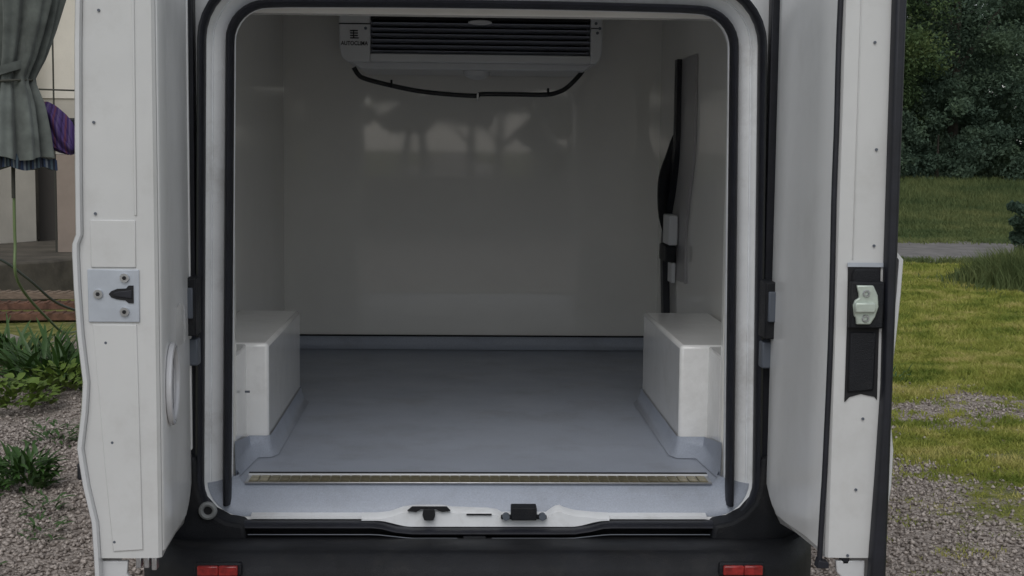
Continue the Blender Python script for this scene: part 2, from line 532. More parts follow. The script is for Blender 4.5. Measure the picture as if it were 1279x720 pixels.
def blades(name, P, h, wd, m, lean=.5, label=None, cat=None, kind='stuff', parent=None, z=None):
    n = len(P)
    a = nrg.uniform(0, 6.28, n)
    hh = h*nrg.uniform(.5, 1.25, n)
    ww = wd*nrg.uniform(.6, 1.3, n)
    la = nrg.uniform(0, 6.28, n); ll = hh*lean*nrg.uniform(.2, 1.3, n)
    z0 = height(P[:, 0], P[:, 1]) - .004 if z is None else np.full(n, z)
    V = np.zeros((n, 5, 3))
    dx, dy = np.cos(a)*ww/2, np.sin(a)*ww/2
    lx, ly = np.cos(la)*ll, np.sin(la)*ll
    for i, (f, g, s) in enumerate(((0, 0, -1), (0, 0, 1), (.55, .3, .8), (.55, .3, -.8), (.97, 1, 0))):
        V[:, i, 0] = P[:, 0]+lx*g+dx*s
        V[:, i, 1] = P[:, 1]+ly*g+dy*s
        V[:, i, 2] = z0 + hh*f
    V = V.reshape(-1, 3)
    o = tri_cloud(name, V, 5, [(0, 1, 2), (0, 2, 3), (3, 2, 4)], m, parent, kind)
    if label: tag(o, label, cat)
    return o

def lawn():
    P = []
    for n, x0, x1, y0, y1 in ((60000, 1.4, 3.4, 4.8, 7.5), (110000, 1.9, 4.8, 7.0, 10.5), (90000, 2.6, 7.0, 10, 15), (60000, 4, 9.5, 14.5, 18.95)):
        x = nrg.uniform(x0, x1, n); y = nrg.uniform(y0, y1, n)
        g = grassiness(x, y)
        k = nrg.uniform(0, 1, n) < g*(.25+.75*np.clip((y-5)/5, 0, 1))*(.35+1.1*vnoise(x, y, 9, 21))
        # only where a side step of the camera could see it
        k &= (x > .22*y) & (x < .52*y+.6)
        P.append(np.stack([x[k], y[k]], 1))
    P = np.concatenate(P)
    hh = .014 + .034*vnoise(P[:, 0], P[:, 1], 3.1, 4)*np.clip((P[:, 1]-5)/4, .35, 1) + .001*P[:, 1]
    o = blades('lawn_grass', P, hh, .0042+.0005*P[:, 1], 'grass', .9, 'short patchy yellow green grass right of the van', 'grass')
lawn()
def sparse_tufts():
    x = nrg.uniform(1.5, 3.4, 90000); y = nrg.uniform(4.85, 8.6, 90000)
    k = (vnoise(x, y, 8, 61)*.6+vnoise(x, y, 21, 62)*.4 > .69-.05*np.clip(x-1.9, 0, 1.5)) & (nrg.uniform(0, 1, 90000) < .55)
    P = np.stack([x[k], y[k]], 1)
    blades('sparse_grass', P, .022, .0055, 'grass', 1.0, 'thin scattered grass coming up through the gravel right of the van', 'grass')
sparse_tufts()
def tallgrass():
    x = nrg.uniform(6, 13, 90000); y = nrg.uniform(23.2, 33, 90000)
    k = (x > .26*y) & (x < .46*y)
    P = np.stack([x[k], y[k]], 1)
    blades('roadside_grass', P, .05 + .22*np.clip((P[:, 1]-24)/6, 0, 1), .026, 'tallgrass', .5, 'dark tall grass rising beyond the road at the foot of the trees', 'tall grass')
tallgrass()
def verge():
    x = nrg.uniform(5, 11, 9000)
    y = np.where(nrg.uniform(0, 1, 9000) < .5, 18.95+.02*x+nrg.normal(0, .16, 9000), 23.15+.02*x+nrg.normal(0, .22, 9000))
    k = (x > .26*y) & (x < .50*y) & (vnoise(x, y, 2.2, 40) > .35)
    blades('verge_grass', np.stack([x[k], y[k]], 1), .09, .022, 'tallgrass', .8, 'ragged grass creeping over both edges of the road', 'grass')
verge()

# ------------------------------------------------------------------ the van
van = empty('delivery_van', (0, 3.7, 0))
tag(van, 'white refrigerated panel van with both rear doors wide open, seen from behind', 'van')
VO = Vector((0, 3.7, 0))
class VMB(MB):
    """geometry given in world metres, stored relative to the van's origin"""
    def build(s, name, m, parent=None, *a, **k):
        s.v = [(x-VO.x, y-VO.y, z-VO.z) for x, y, z in s.v]
        return MB.build(s, name, m, parent if parent else van, *a, **k)
def vb(mb):
    n = VMB(); n.v, n.f = mb.v, mb.f
    return n
def vbox(name, b, m, parent=None, bevel=0.003, **k):
    mb = VMB(); mb.box(*b)
    return mb.build(name, m, parent, bevel, **k)

PATH = rloop(.655, .638, .586, 1.846, .035, .085)
# body shell: rear face outside the seal, sides, roof, nose
def bodyring(y, w, zb, zt, r=.16):
    pts = rloop(w, w-.06, zb, zt, .05, r)
    return [(x, y, z) for x, z in pts]
mb = VMB()
inner = [(p[0], 3.735, p[2]) for p in [(x+0, 0, z) for x, z in PATH]]
# offset of the opening path by .083
tmp = sweep(PATH, [(.080, 3.735)])
inner = tmp.v
mb.loft([inner, bodyring(3.735, .80, .50, 2.02, .2), bodyring(3.76, .87, .54, 2.08, .2), bodyring(3.90, .925, .56, 2.11, .2), bodyring(6.9, .955, .46, 2.12, .22),
         bodyring(7.5, .93, .42, 2.02, .25), bodyring(8.0, .92, .42, 1.42, .2), bodyring(8.55, .88, .42, 1.22, .2), bodyring(8.75, .70, .44, .95, .2)], caps=False)
mb.add([(p[0], 8.75, p[2]) for p in bodyring(8.75, .70, .44, .95, .2)], [tuple(range(len(PATH)))])
body = mb.build('body_shell', 'paint', ang=50)
# rear frame channel
prof = [(.017, 3.885), (.002, 3.795), (.003, 3.786), (.010, 3.779), (.022, 3.768), (.034, 3.752), (.050, 3.745), (.053, 3.748), (.056, 3.742), (.068, 3.735), (.080, 3.735)]
vb(sweep(PATH, prof)).build('rear_frame', 'paintF', ang=40)
# vinyl running down over the sill and up the frame corners
low = [i for i, (x, z) in enumerate(PATH) if z < .715]
n = len(PATH)
st = next(i for i in range(n) if PATH[i][1] < .715 and PATH[(i-1) % n][1] >= .715)
seq = []
i = st
while PATH[i % n][1] < .715:
    seq.append(PATH[i % n]); i += 1
profv = [(.012, 3.90), (-.0125, 3.812), (-.0105, 3.800), (.004, 3.776), (.022, 3.762), (.036, 3.746), (.052, 3.738), (.060, 3.737), (.061, 3.745)]
vb(sweep(seq, profv, closed=False)).build('sill_vinyl', 'vinyl', ang=70)
# seals
def dip(path, amt=.016):
    out = []
    for x, z in path:
        if z < .62:
            a = max(0, min(1, (.30-abs(x-.03))/.09))
            z -= amt*a*a*(3-2*a)
        out.append((x, z))
    return out
vb(sweep(dip(PATH), oval(.064, .084, 3.668, 3.74, 12), profclosed=True)).build('outer_seal', 'rubber', ang=60)
U = [(x, z) for x, z in PATH if z > .70]
k0 = min(range(len(PATH)), key=lambda i: (abs(PATH[i][1]-.72) if PATH[i][0] > 0 else 9))
k1 = min(range(len(PATH)), key=lambda i: (abs(PATH[i][1]-.72) if PATH[i][0] < 0 else 9))
Upath = [(.655, .556), (.655, .64)] + PATH[k0:k1+1] + [(-.655, .64), (-.655, .556)]
vb(sweep(Upath, oval(.0005, .0215, 3.718, 3.79, 12), closed=False, profclosed=True)).build('inner_seal', 'rubber', ang=60)
# thin black strip standing in for the shade between door and pillar
for s in (-1, 1):
    vbox('slit_shade_strip', (s*.732, s*.756, 3.695, 3.734, .50, 2.02), 'rubber')
# lining box -------------------------------------------------
WX, YB, ZC = .825, 6.36, 2.06
vbox('partition_panel', (-.85, .85, YB, YB+.03, .58, 2.09), 'grp', bevel=0)
for s in (-1, 1):
    vbox('side_lining', (s*WX, s*(WX+.03), 3.88, YB, .58, 2.09), 'grp', bevel=0)
    vbox('jamb_lining', (s*.664, s*.822, 3.885, 3.92, .58, 2.08), 'grp', bevel=.004)
vbox('ceiling_lining', (-WX, WX, 3.88, YB, ZC, ZC+.03), 'grp', bevel=0)
vbox('header_lining', (-.662, .662, 3.885, 3.95, 1.846, 2.055), 'grp', bevel=.006)
cf = vbox('cargo_floor', (-.845, .845, 3.80, 6.38, .56, .60), 'vinyl', bevel=0)
# coving: vinyl turned up the walls
top = [(-WX+.006, 6.35), (WX-.006, 6.35)]
def coving(s):
    bx_ = .608 if s < 0 else .588
    tp = [(0, 6.352, .66), (s*(WX-.004), 6.352, .66), (s*(WX-.004), 4.99, .66), (s*(bx_-.004), 4.99, .66), (s*(bx_-.004), 4.15+.012, .658), (s*(bx_+.006), 4.146, .658), (s*.664, 4.146, .658), (s*.662, 3.92, .69), (s*.662, 3.86, .70)]
    bt = [(0, 6.335, .602), (s*(WX-.02), 6.335, .602), (s*(WX-.02), 5.02, .602), (s*(bx_-.027), 5.02, .602), (s*(bx_-.027), 4.15, .602), (s*(bx_-.010), 4.108, .602), (s*.634, 4.104, .602), (s*.648, 3.90, .602), (s*.655, 3.84, .602)]
    mb = VMB()
    rows = []
    for a, b_ in zip(tp, bt):
        A, B = Vector(a), Vector(b_)
        mid = (A+B)/2; mid = Vector((A.x*.72+B.x*.28, A.y*.72+B.y*.28, A.z*.42+B.z*.58))
        q = Vector((A.x*.94+B.x*.06, A.y*.94+B.y*.06, A.z*.75+B.z*.25))
        q2 = Vector((A.x*.35+B.x*.65, A.y*.35+B.y*.65, A.z*.12+B.z*.88))
        rows.append([A, q, mid, q2, B])
    mb.loft(rows, closed=False, caps=False)
    return mb.build('vinyl_coving', 'vinyl', ang=75)
coving(-1); coving(1)
vbox('joint_sealant', (-WX+.005, WX-.005, 6.345, 6.358, .659, .665), 'dark', bevel=0)
# wheel boxes
for s in (-1, 1):
    mb = VMB(); bx_ = .608 if s < 0 else .588
    mb.prism_z([(s*.822, 4.15), (s*.672, 4.15), (s*bx_, 4.15), (s*bx_, 4.985), (s*.822, 4.985)], .602, .928)
    o = mb.build('wheel_box', 'arch', None, .011, seg=3)
    mb = VMB()
    mb.prism_z([(s*.822, 4.153), (s*.672, 4.153), (s*.666, 3.925), (s*.822, 3.925)], .602, .925)
    mb.build('wheel_box_filler', 'arch', None, .006)
vbox('sticker_mark', (-.662, -.648, 4.05, 4.052, .80, .806), 'grey', bevel=0)
# side door edge on the right wall
def wtube(name, pts, r, m, parent=None, n=8):
    mb = VMB(); mb.tube(pts, r, n)
    return mb.build(name, m, parent, ang=60)
def smooth_path(pts, k=5):
    P = [Vector(p) for p in pts]; out = []
    for i in range(len(P)-1):
        a, b_, c, d_ = P[max(i-1, 0)], P[i], P[i+1], P[min(i+2, len(P)-1)]
        for j in range(k):
            t = j/k
            out.append(.5*((2*b_)+(c-a)*t+(2*a-5*b_+4*c-d_)*t*t+(3*b_-a-3*c+d_)*t**3))
    out.append(P[-1])
    return out
sd = vb(MB())
SDP = [(5.74, 1.85), (5.74, 1.6), (5.76, 1.48), (5.88, 1.33), (5.98, 1.22), (6.04, 1.08), (6.02, .95), (5.98, .80)]
path = smooth_path([(WX-.006, y, z) for y, z in SDP])
def ribbon(name, pts, dy0, dy1, x0, x1, m):
    mb = VMB()
    mb.loft([[(x0, p[1]+dy0, p[2]), (x1, p[1]+dy0, p[2]), (x1, p[1]+dy1, p[2]), (x0, p[1]+dy1, p[2])] for p in pts])
    return mb.build(name, m, ang=50)
ribbon('side_door_seal', path, -.035, .035, WX-.028, WX-.001, 'rubber')
ribbon('side_door_reveal', smooth_path([(0, 5.74, 1.85), (0, 5.74, 1.5), (0, 5.84, 1.3), (0, 5.90, 1.15), (0, 5.88, .98)]), -.36, -.035, WX-.010, WX-.001, mat('side_door_reveal', (.36, .35, .355), .3))
hb = VMB()
hp = smooth_path([(WX-.015, 5.80, 1.56), (WX-.03, 5.84, 1.46), (WX-.045, 5.88, 1.36), (WX-.04, 5.95, 1.22), (WX-.015, 6.0, 1.12)])
hb.tube(hp, [.6*q for q in (.012, .018, .024, .028, .032, .036, .040, .043, .045, .046, .045, .043, .040, .036, .032, .027, .022, .018, .015, .012, .010)][:len(hp)], 8)
hb.build('side_door_handle', 'plastic', ang=60)
vbox('handle_cover', (WX-.05, WX-.012, 5.70, 5.86, 1.115, 1.235), 'evap', bevel=.006)
vbox('lock_block', (WX-.055, WX-.012, 5.74, 5.92, 1.045, 1.110), 'plastic', bevel=.004)
vbox('lower_cover', (WX-.03, WX-.012, 5.74, 5.84, .96, 1.042), 'evap', bevel=.004)

# tread strip: thin tray with separate reflective treads
tr = vbox('tread_strip', (-.626, .626, 3.790, 3.872, .6005, .6045), 'steel', bevel=.001)
vbox('strip_edge', (-.628, .628, 3.874, 3.882, .6005, .6075), 'evap', tr, bevel=.001)
vbox('strip_shadow_gap', (-.628, .628, 3.883, 3.896, .6002, .6085), 'dark', tr, bevel=0)
mb = MB()
tw = 1.236/46
mb.add([(-tw*.49, -.034, 0), (tw*.49, -.034, 0), (tw*.49, .034, 0), (-tw*.49, .034, 0), (-tw*.38, -.030, .0016), (tw*.38, -.030, .0016), (tw*.38, .030, .0026), (-tw*.38, .030, .0026)],
       [(4, 5, 6, 7), (0, 1, 5, 4), (1, 2, 6, 5), (2, 3, 7, 6), (3, 0, 4, 7), (0, 3, 2, 1)])
t0 = mb.build('tread', 'brass', tr, smooth=False)
for i in range(46):
    o = t0 if i == 0 else link_like(t0, parent=tr)
    o.location = (-.618+tw*(i+.5), 3.829-3.7, .6046)
    o.rotation_euler = (R(rng.uniform(-.6, .6)), R(rng.uniform(-.8, .8)), 0)

# sill lip: white raised metal with latches
def sill_shape():
    def dz(x):
        a = max(0, min(1, (.30-abs(x-.03))/.09))
        return .5235-.016*a*a*(3-2*a)
    top = [(-.31, .534), (-.27, .534), (-.235, .538), (-.20, .551), (-.165, .5545), (-.10, .5545), (-.075, .550), (.02, .547), (.045, .543), (.056, .536), (.175, .536), (.19, .548), (.206, .557), (.218, .550), (.25, .541), (.30, .536), (.34, .534)]
    mb = VMB(); rings = []
    for i in range(56):
        x = -.31+.65*i/55; z = lerp_tab(top, x)
        rings.append([(x, 3.735, dz(x)-.004), (x, 3.708, dz(x)-.004), (x, 3.700, dz(x)), (x, 3.700, z-.006), (x, 3.712, z), (x, 3.735, z+.003)])
    mb.loft(rings)
    return mb.build('sill_lip', 'paintF', ang=40)
sill_shape()
mb = VMB()
mb.loft([[(x, 3.742, z0), (x, 3.716, z0), (x, 3.716, z0+.007), (x, 3.742, z0+.012)] for x, z0 in [(i*.06-.6, .5240) for i in range(21)]])
mb.build('sill_edge', 'paintF')
lk = VMB()
lk.prism_y([(-.190, .552), (-.178, .562), (-.088, .562), (-.078, .552), (-.100, .549), (-.115, .556), (-.155, .556), (-.168, .549)], 3.690, 3.70)
lkk = lk.build('sill_latch', 'dark')
mb = VMB(); mb.cyl((-.134, 3.692, .543), (0, 1, 0), .017, .016, 20)
mb.build('latch_ring', 'steel', lkk, .002)
mb = VMB(); mb.prism_y([(-.146, .530), (-.122, .530), (-.118, .545), (-.120, .560), (-.148, .560), (-.150, .545)], 3.676, 3.69)
mb.build('latch_roller', 'dark', lkk, .002)
vbox('sill_slot', (-.036, .030, 3.694, 3.70, .5395, .5425), 'dark', bevel=0)
lr = vbox('sill_catch', (.054, .174, 3.682, 3.70, .531, .541), 'plastic', bevel=.003)
vbox('catch_block', (.080, .147, 3.668, 3.715, .532, .566), 'plastic', lr, bevel=.003)
for x in (.067, .162):
    mb = VMB(); mb.cyl((x, 3.680, .540), (0, 1, 0), .0095, .016, 14)
    mb.build('catch_bolt', 'grey', lr)

# bumper -----------------------------------------------------
def bumper():
    prof = [(3.74, .474), (3.70, .480), (3.60, .498), (3.50, .512), (3.455, .514), (3.435, .506), (3.428, .497), (3.415, .488), (3.405, .47), (3.40, .42), (3.405, .34), (3.44, .27), (3.52, .24), (3.74, .24)]
    mb = VMB(); rings = []
    xs = [-.868, -.866, -.858, -.845, -.825, -.80, -.775, -.74, -.70, -.65, -.6, -.45, -.3, -.15, 0]
    xs = xs + [-x for x in xs[:-1][::-1]]
    for x in xs:
        a = abs(x)
        # plan: the bumper wraps forward round the corners
        q = max(0, (a-.60)/.268)
        dy = .30*(1-math.sqrt(max(0, 1-q*q))) if q > 0 else 0
        rise = .10*max(0, min(1, (a-.70)/.14))**2
        ring = []
        for y, z in prof:
            yy = y + dy*(1 if y < 3.6 else .35*(a > .8))
            yy = min(yy, 3.76)
            zz = z if z > .46 else .46-(.46-z)*(1-.5*q*q)
            ring.append((x, yy, zz))
        rings.append(ring)
    mb.loft(rings)
    return mb.build('bumper', 'plastic', ang=32)
bm = bumper()
# raised corner blocks of the bumper under the lamps, beside the opening
for s in (-1, 1):
    mb = VMB()
    out = [(.60, .462), (.862, .462), (.868, .56), (.85, .66), (.752, .70), (.730, .70), (.727, .62), (.715, .58), (.69, .550), (.655, .530), (.61, .522)]
    mb.prism_y([(s*x, z) for x, z in out], 3.66, 3.76)
    mb.build('corner_cap', 'plastic', bm, .010, seg=3)
    rf = vbox('reflector_housing', (s*(.632-.056), s*(.632+.056), 3.392, 3.41, .4690, .5005), 'plastic', bm, bevel=.004)
    vbox('reflector', (s*.632-.048, s*.632+.002, 3.378, 3.39, .4730, .4965), 'red', rf, bevel=.003)
    vbox('reflector', (s*.632+.0025, s*.632+.048, 3.378, 3.39, .4730, .4965), 'red', rf, bevel=.003)
mb = VMB(); mb.tube([(-.700+.0175*math.cos(a), 3.652, .562+.0175*math.sin(a)) for a in [2*math.pi*i/20 for i in range(20)]], .0068, 8, closed=True)
rg = mb.build('socket_ring', mat('dull_grey_ring', (.24, .25, .25), .5), bm)
mb = VMB(); mb.cyl((-.700, 3.655, .562), (0, 1, 0), .013, .006, 16); mb.build('socket_hole', 'dark', rg)
# thin metal line under the seal
for a, b_ in ((-.60, -.06), (0.03, .60)):
    mb = VMB()
    mb.tube([(a+(b_-a)*i/24, 3.662, .4965-.010*max(0, min(1, (.30-abs(a+(b_-a)*i/24-.03))/.09))) for i in range(25)], .0014, 6)
    mb.build('sill_trim_line', 'grey', bm)
vbox('centre_clip', (-.045, .015, 3.640, 3.67, .474, .492), 'plastic', bm, bevel=.003)

# rear doors -------------------------------------------------
XO = {-1: [(.50, .826), (.58, .828), (.66, .831), (.72, .834), (.78, .850), (.82, .860), (.87, .861), (.93, .851), (1.0, .846), (1.1, .856), (1.2, .861), (1.275, .863), (1.292, .862), (1.305, .8545), (1.5, .8535), (1.8, .848), (2.05, .835)],
      1: [(.50, .855), (.60, .859), (.72, .862), (.79, .874), (.86, .874), (.93, .864), (1.0, .862), (1.15, .875), (1.25, .880), (1.275, .880), (1.29, .863), (1.5, .863), (1.8, .863), (2.05, .85)]}
XF = {-1: .688, 1: .735}
ZS = [.62, .70, .78, .86, .94, 1.0, 1.1, 1.2, 1.27, 1.29, 1.31, 1.45, 1.7, 1.9, 2.05]
def zbot(y):
    return lerp_tab([(3.0, .622), (3.1, .618), (3.3, .600), (3.48, .575), (3.58, .590), (3.64, .625), (3.68, .70)], y)
for s in (-1, 1):
    door = empty('rear_door', (s*.745, 3.68-3.7, .62), van)
    tag(door)
    DO = Vector((s*.745, 3.68, .62))
    class DMB(MB):
        def build(self, name, m, parent=None, *a, **k):
            self.v = [(x-DO.x, y-DO.y, z-DO.z) for x, y, z in self.v]
            if parent is None: parent = door
            return MB.build(self, name, m, parent, *a, **k)
    def dbox(name, b_, m, parent=None, bevel=.002, **k):
        q = DMB(); q.box(*b_); return q.build(name, m, parent, bevel, **k)
    xf, xh = XF[s], .745
    def innx(y): return xf+(xh-xf)*(y-3.02)/.64
    rings = []
    for i, z in enumerate(ZS):
        xo = lerp_tab(XO[s], z)
        pl = []
        for y in (3.66, 3.60, 3.54, 3.48, 3.40, 3.30, 3.20, 3.10, 3.045):
            pl.append((innx(y), y))
        pl += [(xf+.002, 3.030), (xf+.008, 3.023), (xf+.042, 3.020), (xo-.014, 3.020), (xo-.014, 3.06), (xo-.02, 3.3), (xo-.03, 3.5), (xo-.05, 3.62), (xo-.08, 3.66)]
        ring = []
        for x, y in pl:
            zz = z if i else zbot(y)
            if i and zz < zbot(y)+.005*i: zz = zbot(y)+.005*i
            ring.append((s*x, y, zz))
        rings.append(ring)
    mb = DMB(); mb.loft(rings)
    mb.build('door_frame', 'paintL', ang=28)
    # outer skin, hemmed over the edge
    rings = []
    for z in [.548, .56] + ZS:
        xo = lerp_tab(XO[s], z)
        lo = 0
        pl = [(xo-.012, 3.055), (xo-.0135, 3.014), (xo-.011, 3.006), (xo-.003, 3.006), (xo, 3.012), (xo+.010, 3.15), (xo+.012, 3.3), (xo+.004, 3.5), (xo-.02, 3.64), (xo-.06, 3.668), (xo-.062, 3.662), (xo-.026, 3.63), (xo-.004, 3.5), (xo+.004, 3.3), (xo, 3.15)]
        rings.append([(s*x, y, z) for x, y in pl])
    mb = DMB(); mb.loft(rings)
    mb.build('door_skin', 'paint', ang=50)
    # lower return flange of the skin
    mb = DMB(); mb.prism_y([(s*(.745 if s < 0 else .80), .552), (s*.826, .552), (s*.826, .612), (s*.762, .612), (s*.765, .585)], 3.03, 3.045)
    mb.build('skin_flange', 'paint', None, .003)
    # inner lining panel
    rings = []
    for y in (3.040, 3.05, 3.2, 3.4, 3.5, 3.56, 3.60, 3.64, 3.65):
        x = innx(y)-(.0045 if 3.045 < y < 3.645 else .0005)
        zb_ = zbot(y)+.010
        rings.append([(s*x, y, zb_), (s*(x+.008), y, zb_), (s*(x+.008), y, 2.03), (s*x, y, 2.03)])
    mb = DMB(); mb.loft(rings)
    lin = mb.build('door_lining', 'lining', None, .003, ang=50)
    # screws on the closing edge
    def rivets(lst):
        for x, z in lst:
            q = DMB(); q.cyl((x, 3.0185, z), (0, 1, 0), .0030, .004, 10)
            q.build('plug', 'grey', None)
    if s < 0:
        q = DMB(); q.prism_y([(-.832, 1.127), (-.727, 1.127), (-.727, 1.237), (-.833, 1.237)], 3.0150, 3.0215)
        lp = q.build('lock_plate', 'zinc', None, .0012)
        for x, z in ((-.756, 1.220), (-.811, 1.186), (-.757, 1.149)):
            q = DMB(); q.cyl((x, 3.0125, z), (0, 1, 0), .0095, .006, 16, r2=.0105)
            sc = q.build('screw', 'steel', lp)
            q = DMB(); q.cyl((x, 3.0092, z), (0, 1, 0), .0045, .002, 6)
            q.build('screw_socket', 'dark', sc)
        q = DMB()
        q.prism_y([(-.738, 1.167), (-.738, 1.204), (-.748, 1.204), (-.753, 1.198), (-.772, 1.197), (-.784, 1.192), (-.789, 1.186), (-.784, 1.179), (-.772, 1.175), (-.755, 1.173), (-.748, 1.167)], 3.0125, 3.0165)
        q.build('latch_slot', 'dark', lp)
        q = DMB(); q.prism_y([(-.741, 1.177), (-.741, 1.195), (-.775, 1.191), (-.780, 1.186), (-.775, 1.181)], 3.0100, 3.0128)
        q.build('latch_claw', 'rubber', lp, .002)
        # shallow pressed panels
        dbox('edge_panel', (-.826, -.733, 3.0165, 3.022, 1.241, 1.340), 'paintL', None, .0018)
        q = DMB(); q.prism_y([(-.824, 1.122), (-.7335, 1.122), (-.729, .80), (-.727, .64), (-.79, .636), (-.803, .80)], 3.0168, 3.022)
        q.build('edge_panel', 'paintL', None, .0018)
        q = DMB(); q.prism_y([(-.735, 1.35), (-.730, 1.35), (-.728, 2.04), (-.733, 2.04)], 3.0168, 3.022); q.build('edge_rib', 'paintL', None, .001)
        rivets([(-.801, 1.769), (-.815, 1.541), (-.815, 1.353), (-.798, 1.083), (-.788, .871), (-.787, .657)])
        # recessed pull and oval cup on the lining
        def oval_yz(cy, cz, ry, rz, n=28): return [(cy+ry*math.cos(2*math.pi*i/n), cz+rz*math.sin(2*math.pi*i/n)) for i in range(n)]
        q = DMB()
        q.tube([(-(innx(y)-.012), y, z) for y, z in oval_yz(3.17, .972, .085, .085)], .007, 8, closed=True)
        hd = q.build('oval_cup', 'clear', None)
        q = DMB()
        q.loft([[(-(innx(y)-.006), y, z) for y, z in oval_yz(3.17, .972, .082, .082)], [(-(innx(y)-.007), y, z) for y, z in oval_yz(3.17, .972, .06, .06)], [(-(innx(y)-.014), y, z) for y, z in oval_yz(3.17, .972, .02, .035)]], caps=True)
        q.build('cup_dish', 'clear', hd)
        q = DMB()
        q.loft([[(-(innx(3.36)-.007), y, z) for y, z in [(3.30, 1.03), (3.44, 1.03), (3.44, 1.09), (3.42, 1.118), (3.37, 1.13), (3.32, 1.118), (3.30, 1.09)]],
                [(-(innx(3.36)-.0085), y, z) for y, z in [(3.315, 1.035), (3.43, 1.035), (3.43, 1.085), (3.415, 1.11), (3.37, 1.12), (3.33, 1.11), (3.315, 1.085)]]])
        q.build('pull_recess', 'arch', None, .001)
        # hinge side flange
        dbox('hinge_flange', (-.746, -.7375, 3.645, 3.662, .72, 2.03), 'lining', None, .005)
        dbox('door_buffer', (-.872, -.848, 3.05, 3.08, .782, .818), 'rubber', None, .005)
        q = DMB()
        for x in (-.745, -.728, -.712): q.box(x, x+.011, 3.028, 3.052, .590+rng.uniform(0, .008), .621)
        q.build('bottom_catch', 'steel', None, .002)
    else:
        # rubber seals: free edge, outer edge
        q = DMB()
        pts = []
        for z in np.linspace(.605, 2.05, 40):
            wob = .0022*math.sin(z*7)+.0025*math.exp(-((z-1.56)/.12)**2)
            pts.append((.731+wob-.004*(z < .8)*(.8-z)*6, 3.024, z))
        q.tube(pts, .0062, 8)
        q.build('lining_seal', 'rubber', None, ang=60)
        q = DMB(); q.prism_y([(.716, .600), (.742, .600), (.742, .613), (.728, .616), (.720, .620)], 3.01, 3.04); q.build('seal_foot', 'rubber', None, .002)
        q = DMB()
        q.loft([[(xi, 3.022, z), (xi+.002, 2.998, z), (xi+.006, 2.992, z), (.858, 2.992, z), (.862, 2.997, z), (.862, 3.022, z)] for z, xi in ((.54, .826), (.60, .828), (.8, .836), (1.0, .842), (1.25, .839), (1.5, .838), (2.05, .836))])
        q.build('edge_seal', 'rubber', None, .003, ang=50)
        rivets([(.805, 1.725), (.816, 1.502), (.818, 1.299), (.807, .927), (.797, .772), (.784, .627)])
        q = DMB(); q.prism_y([(.764, 1.262), (.834, 1.262), (.834, 1.251), (.836, .968), (.830, .975), (.8, .981), (.776, .974), (.766, .963), (.766, 1.12)], 3.0165, 3.022)
        rc = q.build('lock_recess', 'dark', None, .0012)
        q = DMB(); q.prism_y([(.772, 1.24), (.777, 1.250), (.828, 1.250), (.832, 1.243), (.832, 1.215), (.772, 1.215)], 3.008, 3.0165)
        q.build('lock_cap', 'plastic', rc, .003)
        lb = dbox('lock_housing', (.766, .838, 2.998, 3.018, 1.124, 1.224), 'plastic', rc, .004)
        q = DMB(); q.prism_y([(.776, 1.217), (.812, 1.217), (.822, 1.196), (.8245, 1.172), (.818, 1.150), (.808, 1.134), (.778, 1.134), (.777, 1.148), (.773, 1.152), (.770, 1.175), (.774, 1.186), (.782, 1.190), (.781, 1.2)], 2.990, 2.9985)
        q.build('latch_plate', 'latch', rc, .0025)
        q = DMB(); q.prism_y([(.772, 1.160), (.815, 1.160), (.817, 1.168), (.815, 1.181), (.772, 1.181)], 2.980, 2.991)
        q.build('latch_bar', 'latch', rc, .003)
        for z in (1.200, 1.147):
            q = DMB(); q.tube([(.797+.006*math.cos(a), 2.988, z+.006*math.sin(a)) for a in [2*math.pi*i/14 for i in range(14)]], .0022, 6, closed=True)
            q.build('latch_rivet', 'steel', rc)
        q = DMB(); q.prism_y([(.770, .985), (.826, .990), (.828, 1.115), (.772, 1.115)], 3.010, 3.017)
        q.build('recess_cover', 'plastic', rc, .004)
        q = DMB(); q.prism_y([(.762, 1.254), (.8385, 1.254), (.8385, 1.263), (.762, 1.263)], 3.0145, 3.0165)
        q.build('recess_rim', 'zinc', None)
        dbox('edge_rib', (.7725, .7745, 3.0175, 3.022, 1.27, 2.04), 'paintL', None, .0008)
        dbox('bottom_latch', (.775, .792, 3.03, 3.06, .603, .621), 'rubber', None, .003)
# hinges on the pillars
for s in (-1, 1):
    mb = VMB()
    x0, x1 = (.704, .749)
    poly = [(x0, 1.020), (x1-.012, 1.020), (x1-.003, 1.035), (x1, 1.06), (x1, 1.125), (x1-.003, 1.15), (x1-.012, 1.166), (x0, 1.166)]
    if s < 0: poly = [(x-.0 if x == x0 else x-.006, z) for x, z in poly]
    mb.prism_y([(s*(x+.012), z) for x, z in poly], 3.60, 3.70)
    hg = mb.build('hinge', 'plastic', None, .004)
    vbox('hinge_plate', (s*.722, s*.742, 3.590, 3.602, 1.065, 1.142), 'grey', hg, bevel=.003)
    vbox('hinge_bracket', (s*.718, s*.745, 3.635, 3.70, .94, 1.008), 'grey', bevel=.004)

# refrigeration evaporator under the roof ---------------------
ev = empty('evaporator_unit', (0, 5.75-3.7, 1.8), van)
tag(ev, 'white ceiling cooling unit with dark horizontal louvres at the back of the cargo space')
EO = Vector((0, 5.75, 1.8))
class EMB(MB):
    def build(self, name, m, parent=None, *a, **k):
        self.v = [(x-EO.x+.0, y-EO.y, z-EO.z) for x, y, z in self.v]
        return MB.build(self, name, m, parent or ev, *a, **k)
def ebox(name, b_, m, parent=None, bevel=.002, **k):
    q = EMB(); q.box(*b_); return q.build(name, m, parent, bevel, **k)
